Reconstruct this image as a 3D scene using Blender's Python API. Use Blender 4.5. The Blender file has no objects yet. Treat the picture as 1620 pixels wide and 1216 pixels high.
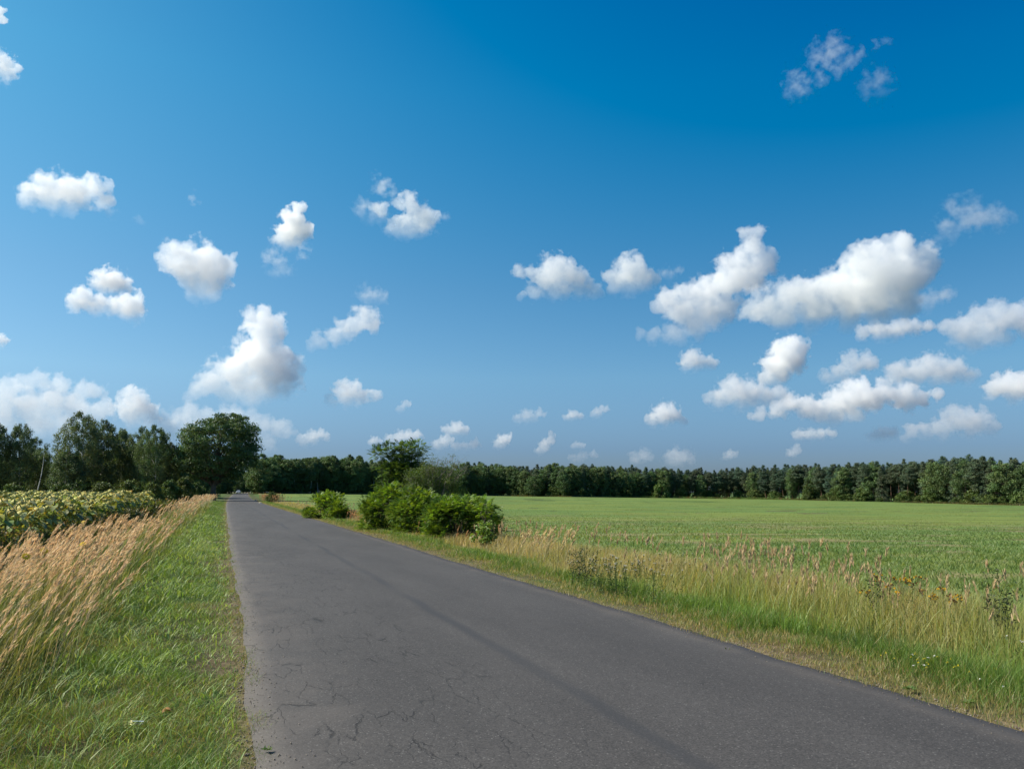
import bpy, math, random
import numpy as np
from mathutils import Vector, Matrix

random.seed(7)
RNG = np.random.default_rng(7)
R = math.radians
scene = bpy.context.scene
COL = scene.collection

# ------------------------------------------------------------------ camera
CAM_H = 1.6
FPX = 1311.0                       # focal length in pixels of a 1620 px wide frame
PITCH = math.atan(170 / FPX)
YAW = math.atan(453 / FPX)         # camera turned to the right of the road direction (+Y)
cam_data = bpy.data.cameras.new('camera')
cam = bpy.data.objects.new('camera', cam_data)
COL.objects.link(cam)
cam_data.sensor_width = 36.0
cam_data.lens = 36.0 * FPX / 1620.0
cam_data.clip_start = 0.05
cam_data.clip_end = 60000.0
cam.location = (0, 0, CAM_H)
cam.rotation_euler = (math.pi / 2 + PITCH, 0, -YAW)
scene.camera = cam

# ------------------------------------------------------------------ sun + sky
SUN_EL = R(43)
SUN_AZ = R(-63)                    # from +Y, negative = towards -X (left)
sun_dir = Vector((math.sin(SUN_AZ) * math.cos(SUN_EL), math.cos(SUN_AZ) * math.cos(SUN_EL), math.sin(SUN_EL)))
sl = bpy.data.lights.new('sun', 'SUN')
sl.energy = 5.0
sl.angle = R(0.5)
sl.color = (1.0, 0.925, 0.79)
so = bpy.data.objects.new('sun', sl)
COL.objects.link(so)
so.rotation_euler = (-sun_dir).to_track_quat('-Z', 'Y').to_euler()
so.location = (-20, 10, 40)

world = bpy.data.worlds.new('World')
scene.world = world
world.use_nodes = True
wn = world.node_tree
wn.nodes.clear()
w_out = wn.nodes.new('ShaderNodeOutputWorld')
w_bg = wn.nodes.new('ShaderNodeBackground')
w_sky = wn.nodes.new('ShaderNodeTexSky')
w_sky.sky_type = 'NISHITA'
w_sky.sun_disc = False
w_sky.sun_elevation = SUN_EL
w_sky.sun_rotation = SUN_AZ
w_sky.altitude = 0
w_sky.air_density = 1.0
w_sky.dust_density = 0.6
w_sky.ozone_density = 3.0
# colour response of the (strongly saturated) photograph, then a veil towards the horizon
w_sub = wn.nodes.new('ShaderNodeVectorMath')
w_sub.operation = 'SUBTRACT'
w_sub.inputs[1].default_value = (1.194, .975, .341)
w_max = wn.nodes.new('ShaderNodeVectorMath')
w_max.operation = 'MAXIMUM'
w_max.inputs[1].default_value = (0, 0, 0)
w_mul = wn.nodes.new('ShaderNodeVectorMath')
w_mul.operation = 'MULTIPLY'
w_mul.inputs[1].default_value = (1.0, 1.55, 1.18)
w_tc = wn.nodes.new('ShaderNodeTexCoord')
w_sep = wn.nodes.new('ShaderNodeSeparateXYZ')
w_rmp = wn.nodes.new('ShaderNodeValToRGB')
w_m2 = wn.nodes.new('ShaderNodeVectorMath')
w_m2.operation = 'MULTIPLY'
cr = w_rmp.color_ramp
cr.interpolation = 'EASE'
cr.elements[0].position = 0.0
cr.elements[0].color = (.42, .34, .62, 1)
cr.elements[1].position = .45
cr.elements[1].color = (1, 1, 1, 1)
for p_, c_ in ((.05, (.51, .415, .735, 1)), (.135, (.92, .665, .84, 1)), (.24, (1.0, .75, .86, 1))):
    e_ = cr.elements.new(p_)
    e_.color = c_
cr.interpolation = 'LINEAR'
L_ = wn.links.new
L_(w_sky.outputs[0], w_sub.inputs[0])
L_(w_sub.outputs[0], w_max.inputs[0])
L_(w_max.outputs[0], w_mul.inputs[0])
L_(w_tc.outputs['Generated'], w_sep.inputs[0])
L_(w_sep.outputs['Z'], w_rmp.inputs[0])
L_(w_mul.outputs[0], w_m2.inputs[0])
L_(w_rmp.outputs[0], w_m2.inputs[1])
L_(w_m2.outputs[0], w_bg.inputs['Color'])
# a broad pale veil on the sun side of the sky comes from the sky texture itself
w_bg.inputs['Strength'].default_value = 0.080
wn.links.new(w_bg.outputs[0], w_out.inputs['Surface'])

scene.view_settings.view_transform = 'Standard'
scene.view_settings.look = 'None'
scene.view_settings.exposure = 0.62
scene.view_settings.gamma = 1.0
scene.render.engine = 'CYCLES'
cy = scene.cycles
cy.use_denoising = True
cy.max_bounces = 30
cy.diffuse_bounces = 3
cy.glossy_bounces = 2
cy.transmission_bounces = 4
cy.volume_bounces = 28
cy.volume_step_rate = 1.0
cy.volume_max_steps = 256
cy.transparent_max_bounces = 8
cy.use_fast_gi = False
cy.caustics_reflective = False
cy.caustics_refractive = False

# ------------------------------------------------------------------ projection helpers
_cp, _sp = math.cos(PITCH), math.sin(PITCH)
FH = np.array([math.sin(YAW), math.cos(YAW)])      # horizontal forward
RH = np.array([math.cos(YAW), -math.sin(YAW)])     # right


def at(px, py, t):
    """world point seen at photo pixel (px, py) at horizontal forward distance t"""
    v = (608 - py) / FPX
    u = (px - 810) / FPX
    k = _cp - v * _sp
    xy = FH * t + RH * (u / k * t)
    return np.array([xy[0], xy[1], CAM_H + t * (_sp + v * _cp) / k])


def to_px(x, y, z):
    f = x * FH[0] + y * FH[1]
    r = x * RH[0] + y * RH[1]
    dz = z - CAM_H
    depth = f * _cp + dz * _sp
    up = -f * _sp + dz * _cp
    depth = np.maximum(depth, 1e-3)
    return 810 + FPX * r / depth, 608 - FPX * up / depth, depth


def sm(a, b, x):
    t = np.clip((x - a) / (b - a), 0, 1)
    return t * t * (3 - 2 * t)


# ------------------------------------------------------------------ numpy value noise
_perm = np.random.default_rng(3).random(65536)


def vnoise(x, y, seed=0):
    xi = np.floor(x).astype(np.int64)
    yi = np.floor(y).astype(np.int64)
    fx = x - xi
    fy = y - yi
    fx = fx * fx * (3 - 2 * fx)
    fy = fy * fy * (3 - 2 * fy)

    def h(a, b):
        return _perm[(a * 374761393 + b * 668265263 + seed * 2246822519) & 65535]
    return (h(xi, yi) * (1 - fx) + h(xi + 1, yi) * fx) * (1 - fy) + (h(xi, yi + 1) * (1 - fx) + h(xi + 1, yi + 1) * fx) * fy


def fbm(x, y, seed=0, o=4):
    s = 0
    a = 0.5
    for i in range(o):
        s = s + a * vnoise(x * 2 ** i + 17.3 * i, y * 2 ** i - 9.1 * i, seed + i)
        a *= 0.5
    return s / (1 - 0.5 ** o)


# ------------------------------------------------------------------ terrain
HALF = 2.45


def road_x(y):
    yy = np.clip(y - 60, 0, 300)
    return 2.71 + 0.50e-4 * yy * yy + 0.030 * np.clip(y - 360, 0, None)


def rise(y):
    return 1.0 * sm(160, 360, y)


def terrain(x, y):
    x = np.asarray(x, float)
    y = np.asarray(y, float)
    s = x - road_x(y)
    z = rise(y) - 0.05 * (1 - sm(HALF - .30, HALF - .02, np.abs(s)))
    z = z - 0.0125 * np.clip(s - 9, 0, 240)
    de = s - HALF
    z = z - 0.12 * sm(.8, 1.8, de) * (1 - sm(3.0, 4.5, de))
    z = z + 0.06 * (fbm(x * .5, y * .5, 5) - .5) * sm(.1, 1.0, np.abs(s) - HALF)
    dl = -s - HALF
    z = z + 0.10 * sm(1.2, 2.4, dl)
    return z


# ------------------------------------------------------------------ mesh helpers
class Geo:
    def __init__(self):
        self.v, self.q, self.t, self.c = [], [], [], []
        self.n = 0

    def add(self, v, q=None, t=None, c=None):
        v = np.asarray(v, np.float32).reshape(-1, 3)
        if q is not None and len(q):
            self.q.append(np.asarray(q, np.int64).reshape(-1, 4) + self.n)
        if t is not None and len(t):
            self.t.append(np.asarray(t, np.int64).reshape(-1, 3) + self.n)
        self.v.append(v)
        if c is None:
            c = np.ones((len(v), 3), np.float32) * .5
        c = np.asarray(c, np.float32)
        if c.ndim == 1:
            c = np.tile(c, (len(v), 1))
        self.c.append(c)
        self.n += len(v)

    def mesh(self, name, mat, smooth=False):
        me = bpy.data.meshes.new(name)
        v = np.concatenate(self.v) if self.v else np.zeros((0, 3), np.float32)
        q = np.concatenate(self.q) if self.q else np.zeros((0, 4), np.int64)
        t = np.concatenate(self.t) if self.t else np.zeros((0, 3), np.int64)
        c = np.concatenate(self.c)
        me.vertices.add(len(v))
        me.vertices.foreach_set('co', v.ravel())
        nl = q.size + t.size
        me.loops.add(nl)
        me.loops.foreach_set('vertex_index', np.concatenate([q.ravel(), t.ravel()]).astype(np.int32))
        nf = len(q) + len(t)
        me.polygons.add(nf)
        starts = np.concatenate([np.arange(len(q)) * 4, q.size + np.arange(len(t)) * 3]).astype(np.int32)
        me.polygons.foreach_set('loop_start', starts)
        if smooth:
            me.polygons.foreach_set('use_smooth', np.ones(nf, bool))
        me.update(calc_edges=True)
        a = me.color_attributes.new('Col', 'FLOAT_COLOR', 'POINT')
        a.data.foreach_set('color', np.concatenate([c, np.ones((len(c), 1), np.float32)], 1).ravel().astype(np.float32))
        if mat:
            me.materials.append(mat)
        return me

    def obj(self, name, mat, parent=None, smooth=False):
        o = bpy.data.objects.new(name, self.mesh(name, mat, smooth))
        COL.objects.link(o)
        if parent:
            o.parent = parent
        return o


def tag(o, label=None, cat=None, group=None, kind=None):
    if label:
        o['label'] = label
    if cat:
        o['category'] = cat
    if group:
        o['group'] = group
    if kind:
        o['kind'] = kind
    return o


def empty(name, loc, rz=0, scale=1.0):
    o = bpy.data.objects.new(name, None)
    COL.objects.link(o)
    o.location = loc
    o.rotation_euler = (0, 0, rz)
    o.scale = (scale,) * 3 if not hasattr(scale, '__len__') else scale
    o.empty_display_size = .3
    return o


def copy_tree(o, parent=None):
    c = o.copy()
    COL.objects.link(c)
    if parent:
        c.parent = parent
    for ch in list(o.children):
        copy_tree(ch, c)
    return c


def unit(a):
    return a / np.maximum(np.linalg.norm(a, axis=-1, keepdims=True), 1e-9)


def rnd_dirs(n, rng=RNG):
    return unit(rng.normal(size=(n, 3)))


def blades(g, pos, h, w, lean, face, col, seg=2, droop=.0):
    """pos (N,3), h,w (N), lean (N,2) horizontal tip offset, face (N) angle of the flat side"""
    n = len(pos)
    if n == 0:
        return
    sx = np.cos(face) * .5
    sy = np.sin(face) * .5
    rows = []
    ts = [0, .5, 1] if seg == 2 else [0, .35, .7, 1]
    wd = [1, .75, 0] if seg == 2 else [.8, 1, .6, 0]
    for tt, ww in zip(ts, wd):
        cx = pos[:, 0] + lean[:, 0] * tt ** 1.8
        cyy = pos[:, 1] + lean[:, 1] * tt ** 1.8
        cz = pos[:, 2] + h * (tt - droop * tt ** 3)
        if ww == 0:
            rows.append(np.stack([cx, cyy, cz], 1)[:, None])
        else:
            a = np.stack([cx - sx * w * ww, cyy - sy * w * ww, cz], 1)
            b = np.stack([cx + sx * w * ww, cyy + sy * w * ww, cz], 1)
            rows.append(np.stack([a, b], 1))
    v = np.concatenate(rows, 1)
    k = v.shape[1]
    base = (np.arange(n) * k)[:, None]
    qs = [base + np.array([[2 * i, 2 * i + 1, 2 * i + 3, 2 * i + 2]]) for i in range(seg - 1)]
    t = base + np.array([[k - 3, k - 2, k - 1]])
    g.add(v.reshape(-1, 3), np.stack(qs, 1).reshape(-1, 4), t, np.repeat(col, k, 0))


def leaves(g, pos, d, nrm, L, W, col, fold=.12):
    """rhombic leaves with a slight fold"""
    n = len(pos)
    if n == 0:
        return
    L = np.broadcast_to(L, (n,))[:, None]
    W = np.broadcast_to(W, (n,))[:, None]
    side = unit(np.cross(d, nrm))
    up = unit(np.cross(side, d))
    mid = pos + d * L * .45
    v = np.stack([pos, mid + side * W * .5 + up * W * fold, pos + d * L - up * L * .08, mid - side * W * .5 + up * W * fold], 1)
    q = (np.arange(n) * 4)[:, None] + np.array([[0, 1, 2, 3]])
    g.add(v.reshape(-1, 3), q, None, np.repeat(col, 4, 0))


def tube(g, pts, rad, col, n=6, cap=False):
    pts = np.asarray(pts, float)
    m = len(pts)
    rad = np.broadcast_to(rad, (m,))
    tan = unit(np.gradient(pts, axis=0))
    ref = np.array([0, 0, 1.0]) if abs(tan[0][2]) < .9 else np.array([1.0, 0, 0])
    a = unit(np.cross(tan, ref))
    b = np.cross(tan, a)
    ang = np.arange(n) / n * 2 * math.pi
    v = pts[:, None] + (a[:, None] * np.cos(ang)[None, :, None] + b[:, None] * np.sin(ang)[None, :, None]) * rad[:, None, None]
    q = []
    for i in range(m - 1):
        for j in range(n):
            q.append([i * n + j, i * n + (j + 1) % n, (i + 1) * n + (j + 1) % n, (i + 1) * n + j])
    t = []
    vv = v.reshape(-1, 3)
    if cap:
        vv = np.concatenate([vv, pts[-1:]])
        t = [[(m - 1) * n + j, (m - 1) * n + (j + 1) % n, m * n] for j in range(n)]
    g.add(vv, q, t, col)


# ------------------------------------------------------------------ materials
def new_mat(name):
    m = bpy.data.materials.new(name)
    m.use_nodes = True
    nt = m.node_tree
    nt.nodes.clear()
    out = nt.nodes.new('ShaderNodeOutputMaterial')
    return m, nt, out


def nd(nt, typ, **kw):
    n = nt.nodes.new(typ)
    for k, v in kw.items():
        if k.startswith('i_'):
            key = k[2:]
            key = int(key) if key.isdigit() else key.replace('_', ' ')
            n.inputs[key].default_value = v
        else:
            setattr(n, k, v)
    return n


def leaf_material(name, transl=.35, rough=.55, spec=.3, obj_var=0.0, noise=0.0, tmul=(1.3, 1.25, .55)):
    m, nt, out = new_mat(name)
    at_ = nd(nt, 'ShaderNodeAttribute', attribute_name='Col')
    c = at_.outputs['Color']
    if obj_var:
        oi = nd(nt, 'ShaderNodeObjectInfo')
        hs = nd(nt, 'ShaderNodeHueSaturation')
        mr = nd(nt, 'ShaderNodeMapRange')
        mr.inputs[3].default_value = 1 - obj_var
        mr.inputs[4].default_value = 1 + obj_var
        nt.links.new(oi.outputs['Random'], mr.inputs[0])
        nt.links.new(mr.outputs[0], hs.inputs['Value'])
        mh = nd(nt, 'ShaderNodeMapRange')
        mh.inputs[3].default_value = .515
        mh.inputs[4].default_value = .48
        mm = nd(nt, 'ShaderNodeMath', operation='FRACT')
        m2 = nd(nt, 'ShaderNodeMath', operation='MULTIPLY')
        m2.inputs[1].default_value = 7.31
        nt.links.new(oi.outputs['Random'], m2.inputs[0])
        nt.links.new(m2.outputs[0], mm.inputs[0])
        nt.links.new(mm.outputs[0], mh.inputs[0])
        nt.links.new(mh.outputs[0], hs.inputs['Hue'])
        nt.links.new(c, hs.inputs['Color'])
        c = hs.outputs[0]
    pr = nd(nt, 'ShaderNodeBsdfPrincipled')
    pr.inputs['Roughness'].default_value = rough
    pr.inputs['Specular IOR Level'].default_value = spec
    nt.links.new(c, pr.inputs['Base Color'])
    tr = nd(nt, 'ShaderNodeBsdfTranslucent')
    mul = nd(nt, 'ShaderNodeMix', data_type='RGBA', blend_type='MULTIPLY')
    mul.inputs[0].default_value = 1
    mul.inputs[7].default_value = (*tmul, 1)
    nt.links.new(c, mul.inputs[6])
    nt.links.new(mul.outputs[2], tr.inputs['Color'])
    mx = nd(nt, 'ShaderNodeMixShader')
    mx.inputs[0].default_value = transl
    nt.links.new(pr.outputs[0], mx.inputs[1])
    nt.links.new(tr.outputs[0], mx.inputs[2])
    nt.links.new(mx.outputs[0], out.inputs['Surface'])
    return m


def simple_mat(name, col, rough=.6, metal=0, spec=.5, noise=0, nscale=8, bump=0):
    m, nt, out = new_mat(name)
    pr = nd(nt, 'ShaderNodeBsdfPrincipled')
    pr.inputs['Roughness'].default_value = rough
    pr.inputs['Metallic'].default_value = metal
    pr.inputs['Specular IOR Level'].default_value = spec
    pr.inputs['Base Color'].default_value = (*col, 1)
    if noise:
        tc = nd(nt, 'ShaderNodeTexCoord')
        nz = nd(nt, 'ShaderNodeTexNoise')
        nz.inputs['Scale'].default_value = nscale
        nz.inputs['Detail'].default_value = 5
        nt.links.new(tc.outputs['Object'], nz.inputs['Vector'])
        rp = nd(nt, 'ShaderNodeValToRGB')
        rp.color_ramp.elements[0].position = .3
        rp.color_ramp.elements[1].position = .7
        rp.color_ramp.elements[0].color = (*[c * (1 - noise) for c in col], 1)
        rp.color_ramp.elements[1].color = (*[min(1, c * (1 + noise)) for c in col], 1)
        nt.links.new(nz.outputs[0], rp.inputs[0])
        nt.links.new(rp.outputs[0], pr.inputs['Base Color'])
        if bump:
            bp = nd(nt, 'ShaderNodeBump')
            bp.inputs['Strength'].default_value = bump
            bp.inputs['Distance'].default_value = .05
            nt.links.new(nz.outputs[0], bp.inputs['Height'])
            nt.links.new(bp.outputs[0], pr.inputs['Normal'])
    nt.links.new(pr.outputs[0], out.inputs['Surface'])
    return m


def bark_material(name, kind='dark'):
    m, nt, out = new_mat(name)
    tc = nd(nt, 'ShaderNodeTexCoord')
    mp = nd(nt, 'ShaderNodeMapping')
    nz = nd(nt, 'ShaderNodeTexNoise')
    nz.inputs['Detail'].default_value = 6
    rp = nd(nt, 'ShaderNodeValToRGB')
    e = rp.color_ramp.elements
    if kind == 'birch':
        mp.inputs['Scale'].default_value = (1.2, 1.2, 5)
        nz.inputs['Scale'].default_value = 1.6
        e[0].position, e[0].color = .36, (.05, .045, .04, 1)
        e[1].position, e[1].color = .47, (.55, .53, .48, 1)
    elif kind == 'pine':
        mp.inputs['Scale'].default_value = (4, 4, .8)
        nz.inputs['Scale'].default_value = 2
        e[0].position, e[0].color = .3, (.05, .032, .022, 1)
        e[1].position, e[1].color = .7, (.20, .105, .06, 1)
    else:
        mp.inputs['Scale'].default_value = (5, 5, .9)
        nz.inputs['Scale'].default_value = 3
        e[0].position, e[0].color = .3, (.035, .028, .022, 1)
        e[1].position, e[1].color = .7, (.16, .12, .09, 1)
    pr = nd(nt, 'ShaderNodeBsdfPrincipled')
    pr.inputs['Roughness'].default_value = .85
    nt.links.new(tc.outputs['Object'], mp.inputs[0])
    nt.links.new(mp.outputs[0], nz.inputs['Vector'])
    nt.links.new(nz.outputs[0], rp.inputs[0])
    nt.links.new(rp.outputs[0], pr.inputs['Base Color'])
    bp = nd(nt, 'ShaderNodeBump')
    bp.inputs['Strength'].default_value = .6
    bp.inputs['Distance'].default_value = .04
    nt.links.new(nz.outputs[0], bp.inputs['Height'])
    nt.links.new(bp.outputs[0], pr.inputs['Normal'])
    nt.links.new(pr.outputs[0], out.inputs['Surface'])
    return m


M_GRASS = leaf_material('grass_blade', .4, .5, .35)
M_STRAW = leaf_material('straw', .3, .6, .25, tmul=(1.1, 1.05, .9))
M_LEAF = leaf_material('bush_leaf', .4, .5, .3, tmul=(1.4, 1.3, .45))
M_TREE = leaf_material('tree_leaf', .25, .6, .22, obj_var=.16)
M_NEEDLE = leaf_material('pine_needle', .08, .65, .2, obj_var=.2)
M_SUNF = leaf_material('sunflower_leaf', .3, .6, .3, obj_var=.15, tmul=(1.3, 1.25, .5))
M_BARK = bark_material('bark')
M_BIRCH = bark_material('birch_bark', 'birch')
M_PINEB = bark_material('pine_bark', 'pine')
M_PETAL = leaf_material('petal', .3, .6, .2, tmul=(1, 1, 1))

# ------------------------------------------------------------------ ground
def grid_axis(edges):
    out = []
    for a, b, st in edges:
        out.append(np.arange(a, b - 1e-6, st))
    out.append([edges[-1][1]])
    return np.concatenate(out)


def sheet(name, ss, ys, zoff, colf, mat, smooth=True):
    S, Y = np.meshgrid(ss, ys)
    X = S + road_x(Y)
    Z = terrain(X, Y) + zoff
    n, m = S.shape
    idx = np.arange(n * m).reshape(n, m)
    q = np.stack([idx[:-1, :-1], idx[:-1, 1:], idx[1:, 1:], idx[1:, :-1]], -1).reshape(-1, 4)
    g = Geo()
    g.add(np.stack([X, Y, Z], -1).reshape(-1, 3), q, None, colf(S.ravel(), X.ravel(), Y.ravel()))
    o = g.obj(name, mat, smooth=smooth)
    o['kind'] = 'structure'
    return o


def ground_material(name, s1, amp1, s2, amp2, rough=.95, stretch=None, rot=0, bump=.5):
    """vertex colour varied by two real soil/plant scale noises"""
    m, nt, out = new_mat(name)
    a = nd(nt, 'ShaderNodeAttribute', attribute_name='Col')
    tc = nd(nt, 'ShaderNodeTexCoord')
    last = a.outputs['Color']
    nzs = []
    for sc, am, st in ((s1, amp1, None), (s2, amp2, stretch)):
        mp = nd(nt, 'ShaderNodeMapping')
        if st:
            mp.inputs['Scale'].default_value = st
            mp.inputs['Rotation'].default_value = (0, 0, rot)
        nz = nd(nt, 'ShaderNodeTexNoise')
        nz.inputs['Scale'].default_value = sc
        nz.inputs['Detail'].default_value = 6
        nz.inputs['Roughness'].default_value = .65
        nt.links.new(tc.outputs['Object'], mp.inputs[0])
        nt.links.new(mp.outputs[0], nz.inputs['Vector'])
        mr = nd(nt, 'ShaderNodeMapRange')
        mr.inputs[1].default_value = .3
        mr.inputs[2].default_value = .7
        mr.inputs[3].default_value = 1 - am
        mr.inputs[4].default_value = 1 + am
        nt.links.new(nz.outputs[0], mr.inputs[0])
        mx = nd(nt, 'ShaderNodeVectorMath', operation='SCALE')
        nt.links.new(last, mx.inputs[0])
        nt.links.new(mr.outputs[0], mx.inputs[3])
        last = mx.outputs[0]
        nzs.append(nz)
    pr = nd(nt, 'ShaderNodeBsdfPrincipled')
    pr.inputs['Roughness'].default_value = rough
    pr.inputs['Specular IOR Level'].default_value = .1
    nt.links.new(last, pr.inputs['Base Color'])
    bp = nd(nt, 'ShaderNodeBump')
    bp.inputs['Strength'].default_value = bump
    bp.inputs['Distance'].default_value = .05
    nt.links.new(nzs[0].outputs[0], bp.inputs['Height'])
    nt.links.new(bp.outputs[0], pr.inputs['Normal'])
    nt.links.new(pr.outputs[0], out.inputs['Surface'])
    return m


SOIL = np.array([.10, .075, .048])
DRY = np.array([.20, .155, .085])
GRN = np.array([.055, .095, .022])


def lerp(a, b, t):
    t = np.asarray(t)[:, None]
    return np.asarray(a) * (1 - t) + np.asarray(b) * t


def ground_col(s, x, y):
    de = np.abs(s) - HALF
    n = fbm(x * .8, y * .8, 11)
    c = lerp(SOIL, GRN * .8, sm(.35, .65, n))
    c = lerp(c, DRY * .85, (1 - sm(.0, .25, de)) * .8)
    far = sm(60, 160, y)
    c = lerp(c, GRN * 1.15, far * sm(0, 3, de) * .8)
    left = sm(3.5, 5.5, -s - HALF)
    c = lerp(c, np.array([.16, .13, .08]), left * (.75 + .25 * n))
    return c


g_ss = grid_axis([(-3000, -600, 400), (-600, -120, 60), (-120, -24, 8), (-24, -8, 1), (-8, 9, .22), (9, 30, 1.2), (30, 120, 8), (120, 720, 60), (720, 3120, 400)])
g_ys = grid_axis([(-60, 0, 5), (0, 26, .35), (26, 60, 1.0), (60, 200, 4), (200, 500, 12), (500, 1100, 60), (1100, 4700, 400)])
sheet('ground', g_ss, g_ys, 0, ground_col, ground_material('ground_soil', 14, .35, 2.2, .25))

# crop field to the right
FIELD_GREEN = np.array([.105, .165, .044])


def field_col(s, x, y):
    n = fbm(x * .05, y * .12, 21)
    n2 = fbm(x * .35, y * .8, 31)
    d = x * FH[0] + y * FH[1]
    c = lerp(FIELD_GREEN, FIELD_GREEN * np.array([1.35, 1.12, 1.0]), sm(.4, .65, n))
    bare = sm(.56, .74, n2) * (1 - sm(30, 90, d)) * .8
    c = lerp(c, np.array([.20, .16, .085]), bare)
    strip = np.exp(-((d - 45) / 5.0) ** 2) * sm(.35, .6, n2) * .55
    c = lerp(c, np.array([.19, .17, .08]), strip)
    edge = 1 - sm(4.0, 6.5, s - HALF)
    c = lerp(c, np.array([.17, .135, .07]), edge * .7)
    return c


f_ss = grid_axis([(HALF + 3.7, 12, .35), (12, 40, .8), (40, 120, 4), (120, 420, 12)])
f_ys = grid_axis([(-40, 0, 4), (0, 60, .7), (60, 150, 3), (150, 460, 10)])
FIELD_MAT = ground_material('field_crop', 9, .35, .30, .36, stretch=(.22, 2.6, 1), rot=R(14), bump=.8)
sheet('field', f_ss, f_ys, .012, field_col, FIELD_MAT)

# pale stubble field far left behind the sunflowers
def stub_col(s, x, y):
    n = fbm(x * .1, y * .1, 41)
    return lerp(np.array([.26, .215, .14]), np.array([.2, .2, .09]), n)


sheet('stubble_field', grid_axis([(-300, -60, 20), (-60, -7.5, 3)]), grid_axis([(62, 150, 4), (150, 420, 15)]), .02, stub_col,
      ground_material('stubble', 4, .2, .3, .2))


# ------------------------------------------------------------------ road
def road_material():
    m, nt, out = new_mat('asphalt')
    uv = nd(nt, 'ShaderNodeUVMap', uv_map='road')
    sep = nd(nt, 'ShaderNodeSeparateXYZ')
    nt.links.new(uv.outputs[0], sep.inputs[0])

    def math_(op, a, b=None, clamp=False):
        n = nd(nt, 'ShaderNodeMath', operation=op, use_clamp=clamp)
        for i, q in enumerate((a, b)):
            if q is None:
                continue
            if isinstance(q, (int, float)):
                n.inputs[i].default_value = q
            else:
                nt.links.new(q, n.inputs[i])
        return n.outputs[0]

    def noise(scale, detail=4, rough=.6, vscale=None, fac=True):
        mp = nd(nt, 'ShaderNodeMapping')
        if vscale:
            mp.inputs['Scale'].default_value = vscale
        nz = nd(nt, 'ShaderNodeTexNoise')
        nz.inputs['Scale'].default_value = scale
        nz.inputs['Detail'].default_value = detail
        nz.inputs['Roughness'].default_value = rough
        nt.links.new(uv.outputs[0], mp.inputs[0])
        nt.links.new(mp.outputs[0], nz.inputs['Vector'])
        return nz.outputs[0]

    def mrange(v, a, b, c=0., d=1., smooth=True):
        n = nd(nt, 'ShaderNodeMapRange', interpolation_type='SMOOTHSTEP' if smooth else 'LINEAR')
        nt.links.new(v, n.inputs[0])
        for i, q in enumerate((a, b, c, d)):
            n.inputs[i + 1].default_value = q
        return n.outputs[0]

    def mixc(f, a, b):
        n = nd(nt, 'ShaderNodeMix', data_type='RGBA')
        nt.links.new(f, n.inputs[0])
        for i, q in ((6, a), (7, b)):
            if isinstance(q, tuple):
                n.inputs[i].default_value = (*q, 1)
            else:
                nt.links.new(q, n.inputs[i])
        return n.outputs[2]
    u = sep.outputs[0]
    big = noise(.55, 5, .6, (1.6, .35, 1))
    base = mixc(mrange(big, .3, .7), (.042, .0385, .036), (.057, .0525, .049))
    # aggregate
    vo = nd(nt, 'ShaderNodeTexVoronoi')
    vo.inputs['Scale'].default_value = 105
    nt.links.new(uv.outputs[0], vo.inputs['Vector'])
    sp = nd(nt, 'ShaderNodeSeparateColor')
    nt.links.new(vo.outputs['Color'], sp.inputs[0])
    spk = mrange(sp.outputs[0], .0, 1., .62, 1.42, False)
    sc = nd(nt, 'ShaderNodeVectorMath', operation='SCALE')
    nt.links.new(base, sc.inputs[0])
    nt.links.new(spk, sc.inputs[3])
    c = sc.outputs[0]
    white = mrange(sp.outputs[1], .965, .985)
    c = mixc(math_('MULTIPLY', white, .5), c, (.20, .19, .18))
    # pale worn edges
    wob = noise(1.3, 4)
    el = math_('ADD', u, math_('MULTIPLY', wob, 1.9))
    c = mixc(math_('MULTIPLY', mrange(el, -.5, -1.75), .5), c, (.115, .100, .088))
    er = math_('SUBTRACT', u, math_('MULTIPLY', wob, .5))
    c = mixc(math_('MULTIPLY', mrange(er, 1.75, 2.2), .6), c, (.115, .098, .084))
    # dark seam along the middle
    cw = math_('ADD', u, math_('MULTIPLY', math_('SUBTRACT', noise(.35, 3, .5, (.2, 1, 1)), .5), .25))
    seam = math_('MULTIPLY', mrange(math_('ABSOLUTE', math_('SUBTRACT', cw, -.02)), .12, .02), mrange(noise(.16, 2), .35, .6, .12, .8))
    c = mixc(seam, c, (.030, .030, .032))
    patch = math_('MULTIPLY', mrange(noise(.8, 4, .6, (1, .5, 1)), .56, .72), .35)
    c = mixc(patch, c, (.046, .043, .042))
    # cracks
    wn_ = nd(nt, 'ShaderNodeTexNoise')
    wn_.inputs['Scale'].default_value = 2.5
    wn_.inputs['Detail'].default_value = 6
    wn_.inputs['Roughness'].default_value = .7
    nt.links.new(uv.outputs[0], wn_.inputs['Vector'])
    ad = nd(nt, 'ShaderNodeVectorMath', operation='MULTIPLY_ADD')
    nt.links.new(wn_.outputs['Color'], ad.inputs[0])
    ad.inputs[1].default_value = (.22, .5, 0)
    nt.links.new(uv.outputs[0], ad.inputs[2])
    mp = nd(nt, 'ShaderNodeMapping')
    mp.inputs['Scale'].default_value = (2.6, .62, 1)
    nt.links.new(ad.outputs[0], mp.inputs[0])
    cv = nd(nt, 'ShaderNodeTexVoronoi', feature='DISTANCE_TO_EDGE')
    cv.inputs['Scale'].default_value = 2.3
    nt.links.new(mp.outputs[0], cv.inputs['Vector'])
    line = mrange(cv.outputs['Distance'], .022, .004)
    where = math_('MULTIPLY', mrange(u, -.1, -.9), mrange(noise(1.9, 3), .44, .56))
    where2 = math_('MULTIPLY', mrange(noise(.9, 3), .60, .68), .6)
    crack = math_('MULTIPLY', line, math_('MAXIMUM', where, where2), True)
    c = mixc(math_('MULTIPLY', crack, .78), c, (.012, .011, .010))
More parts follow.
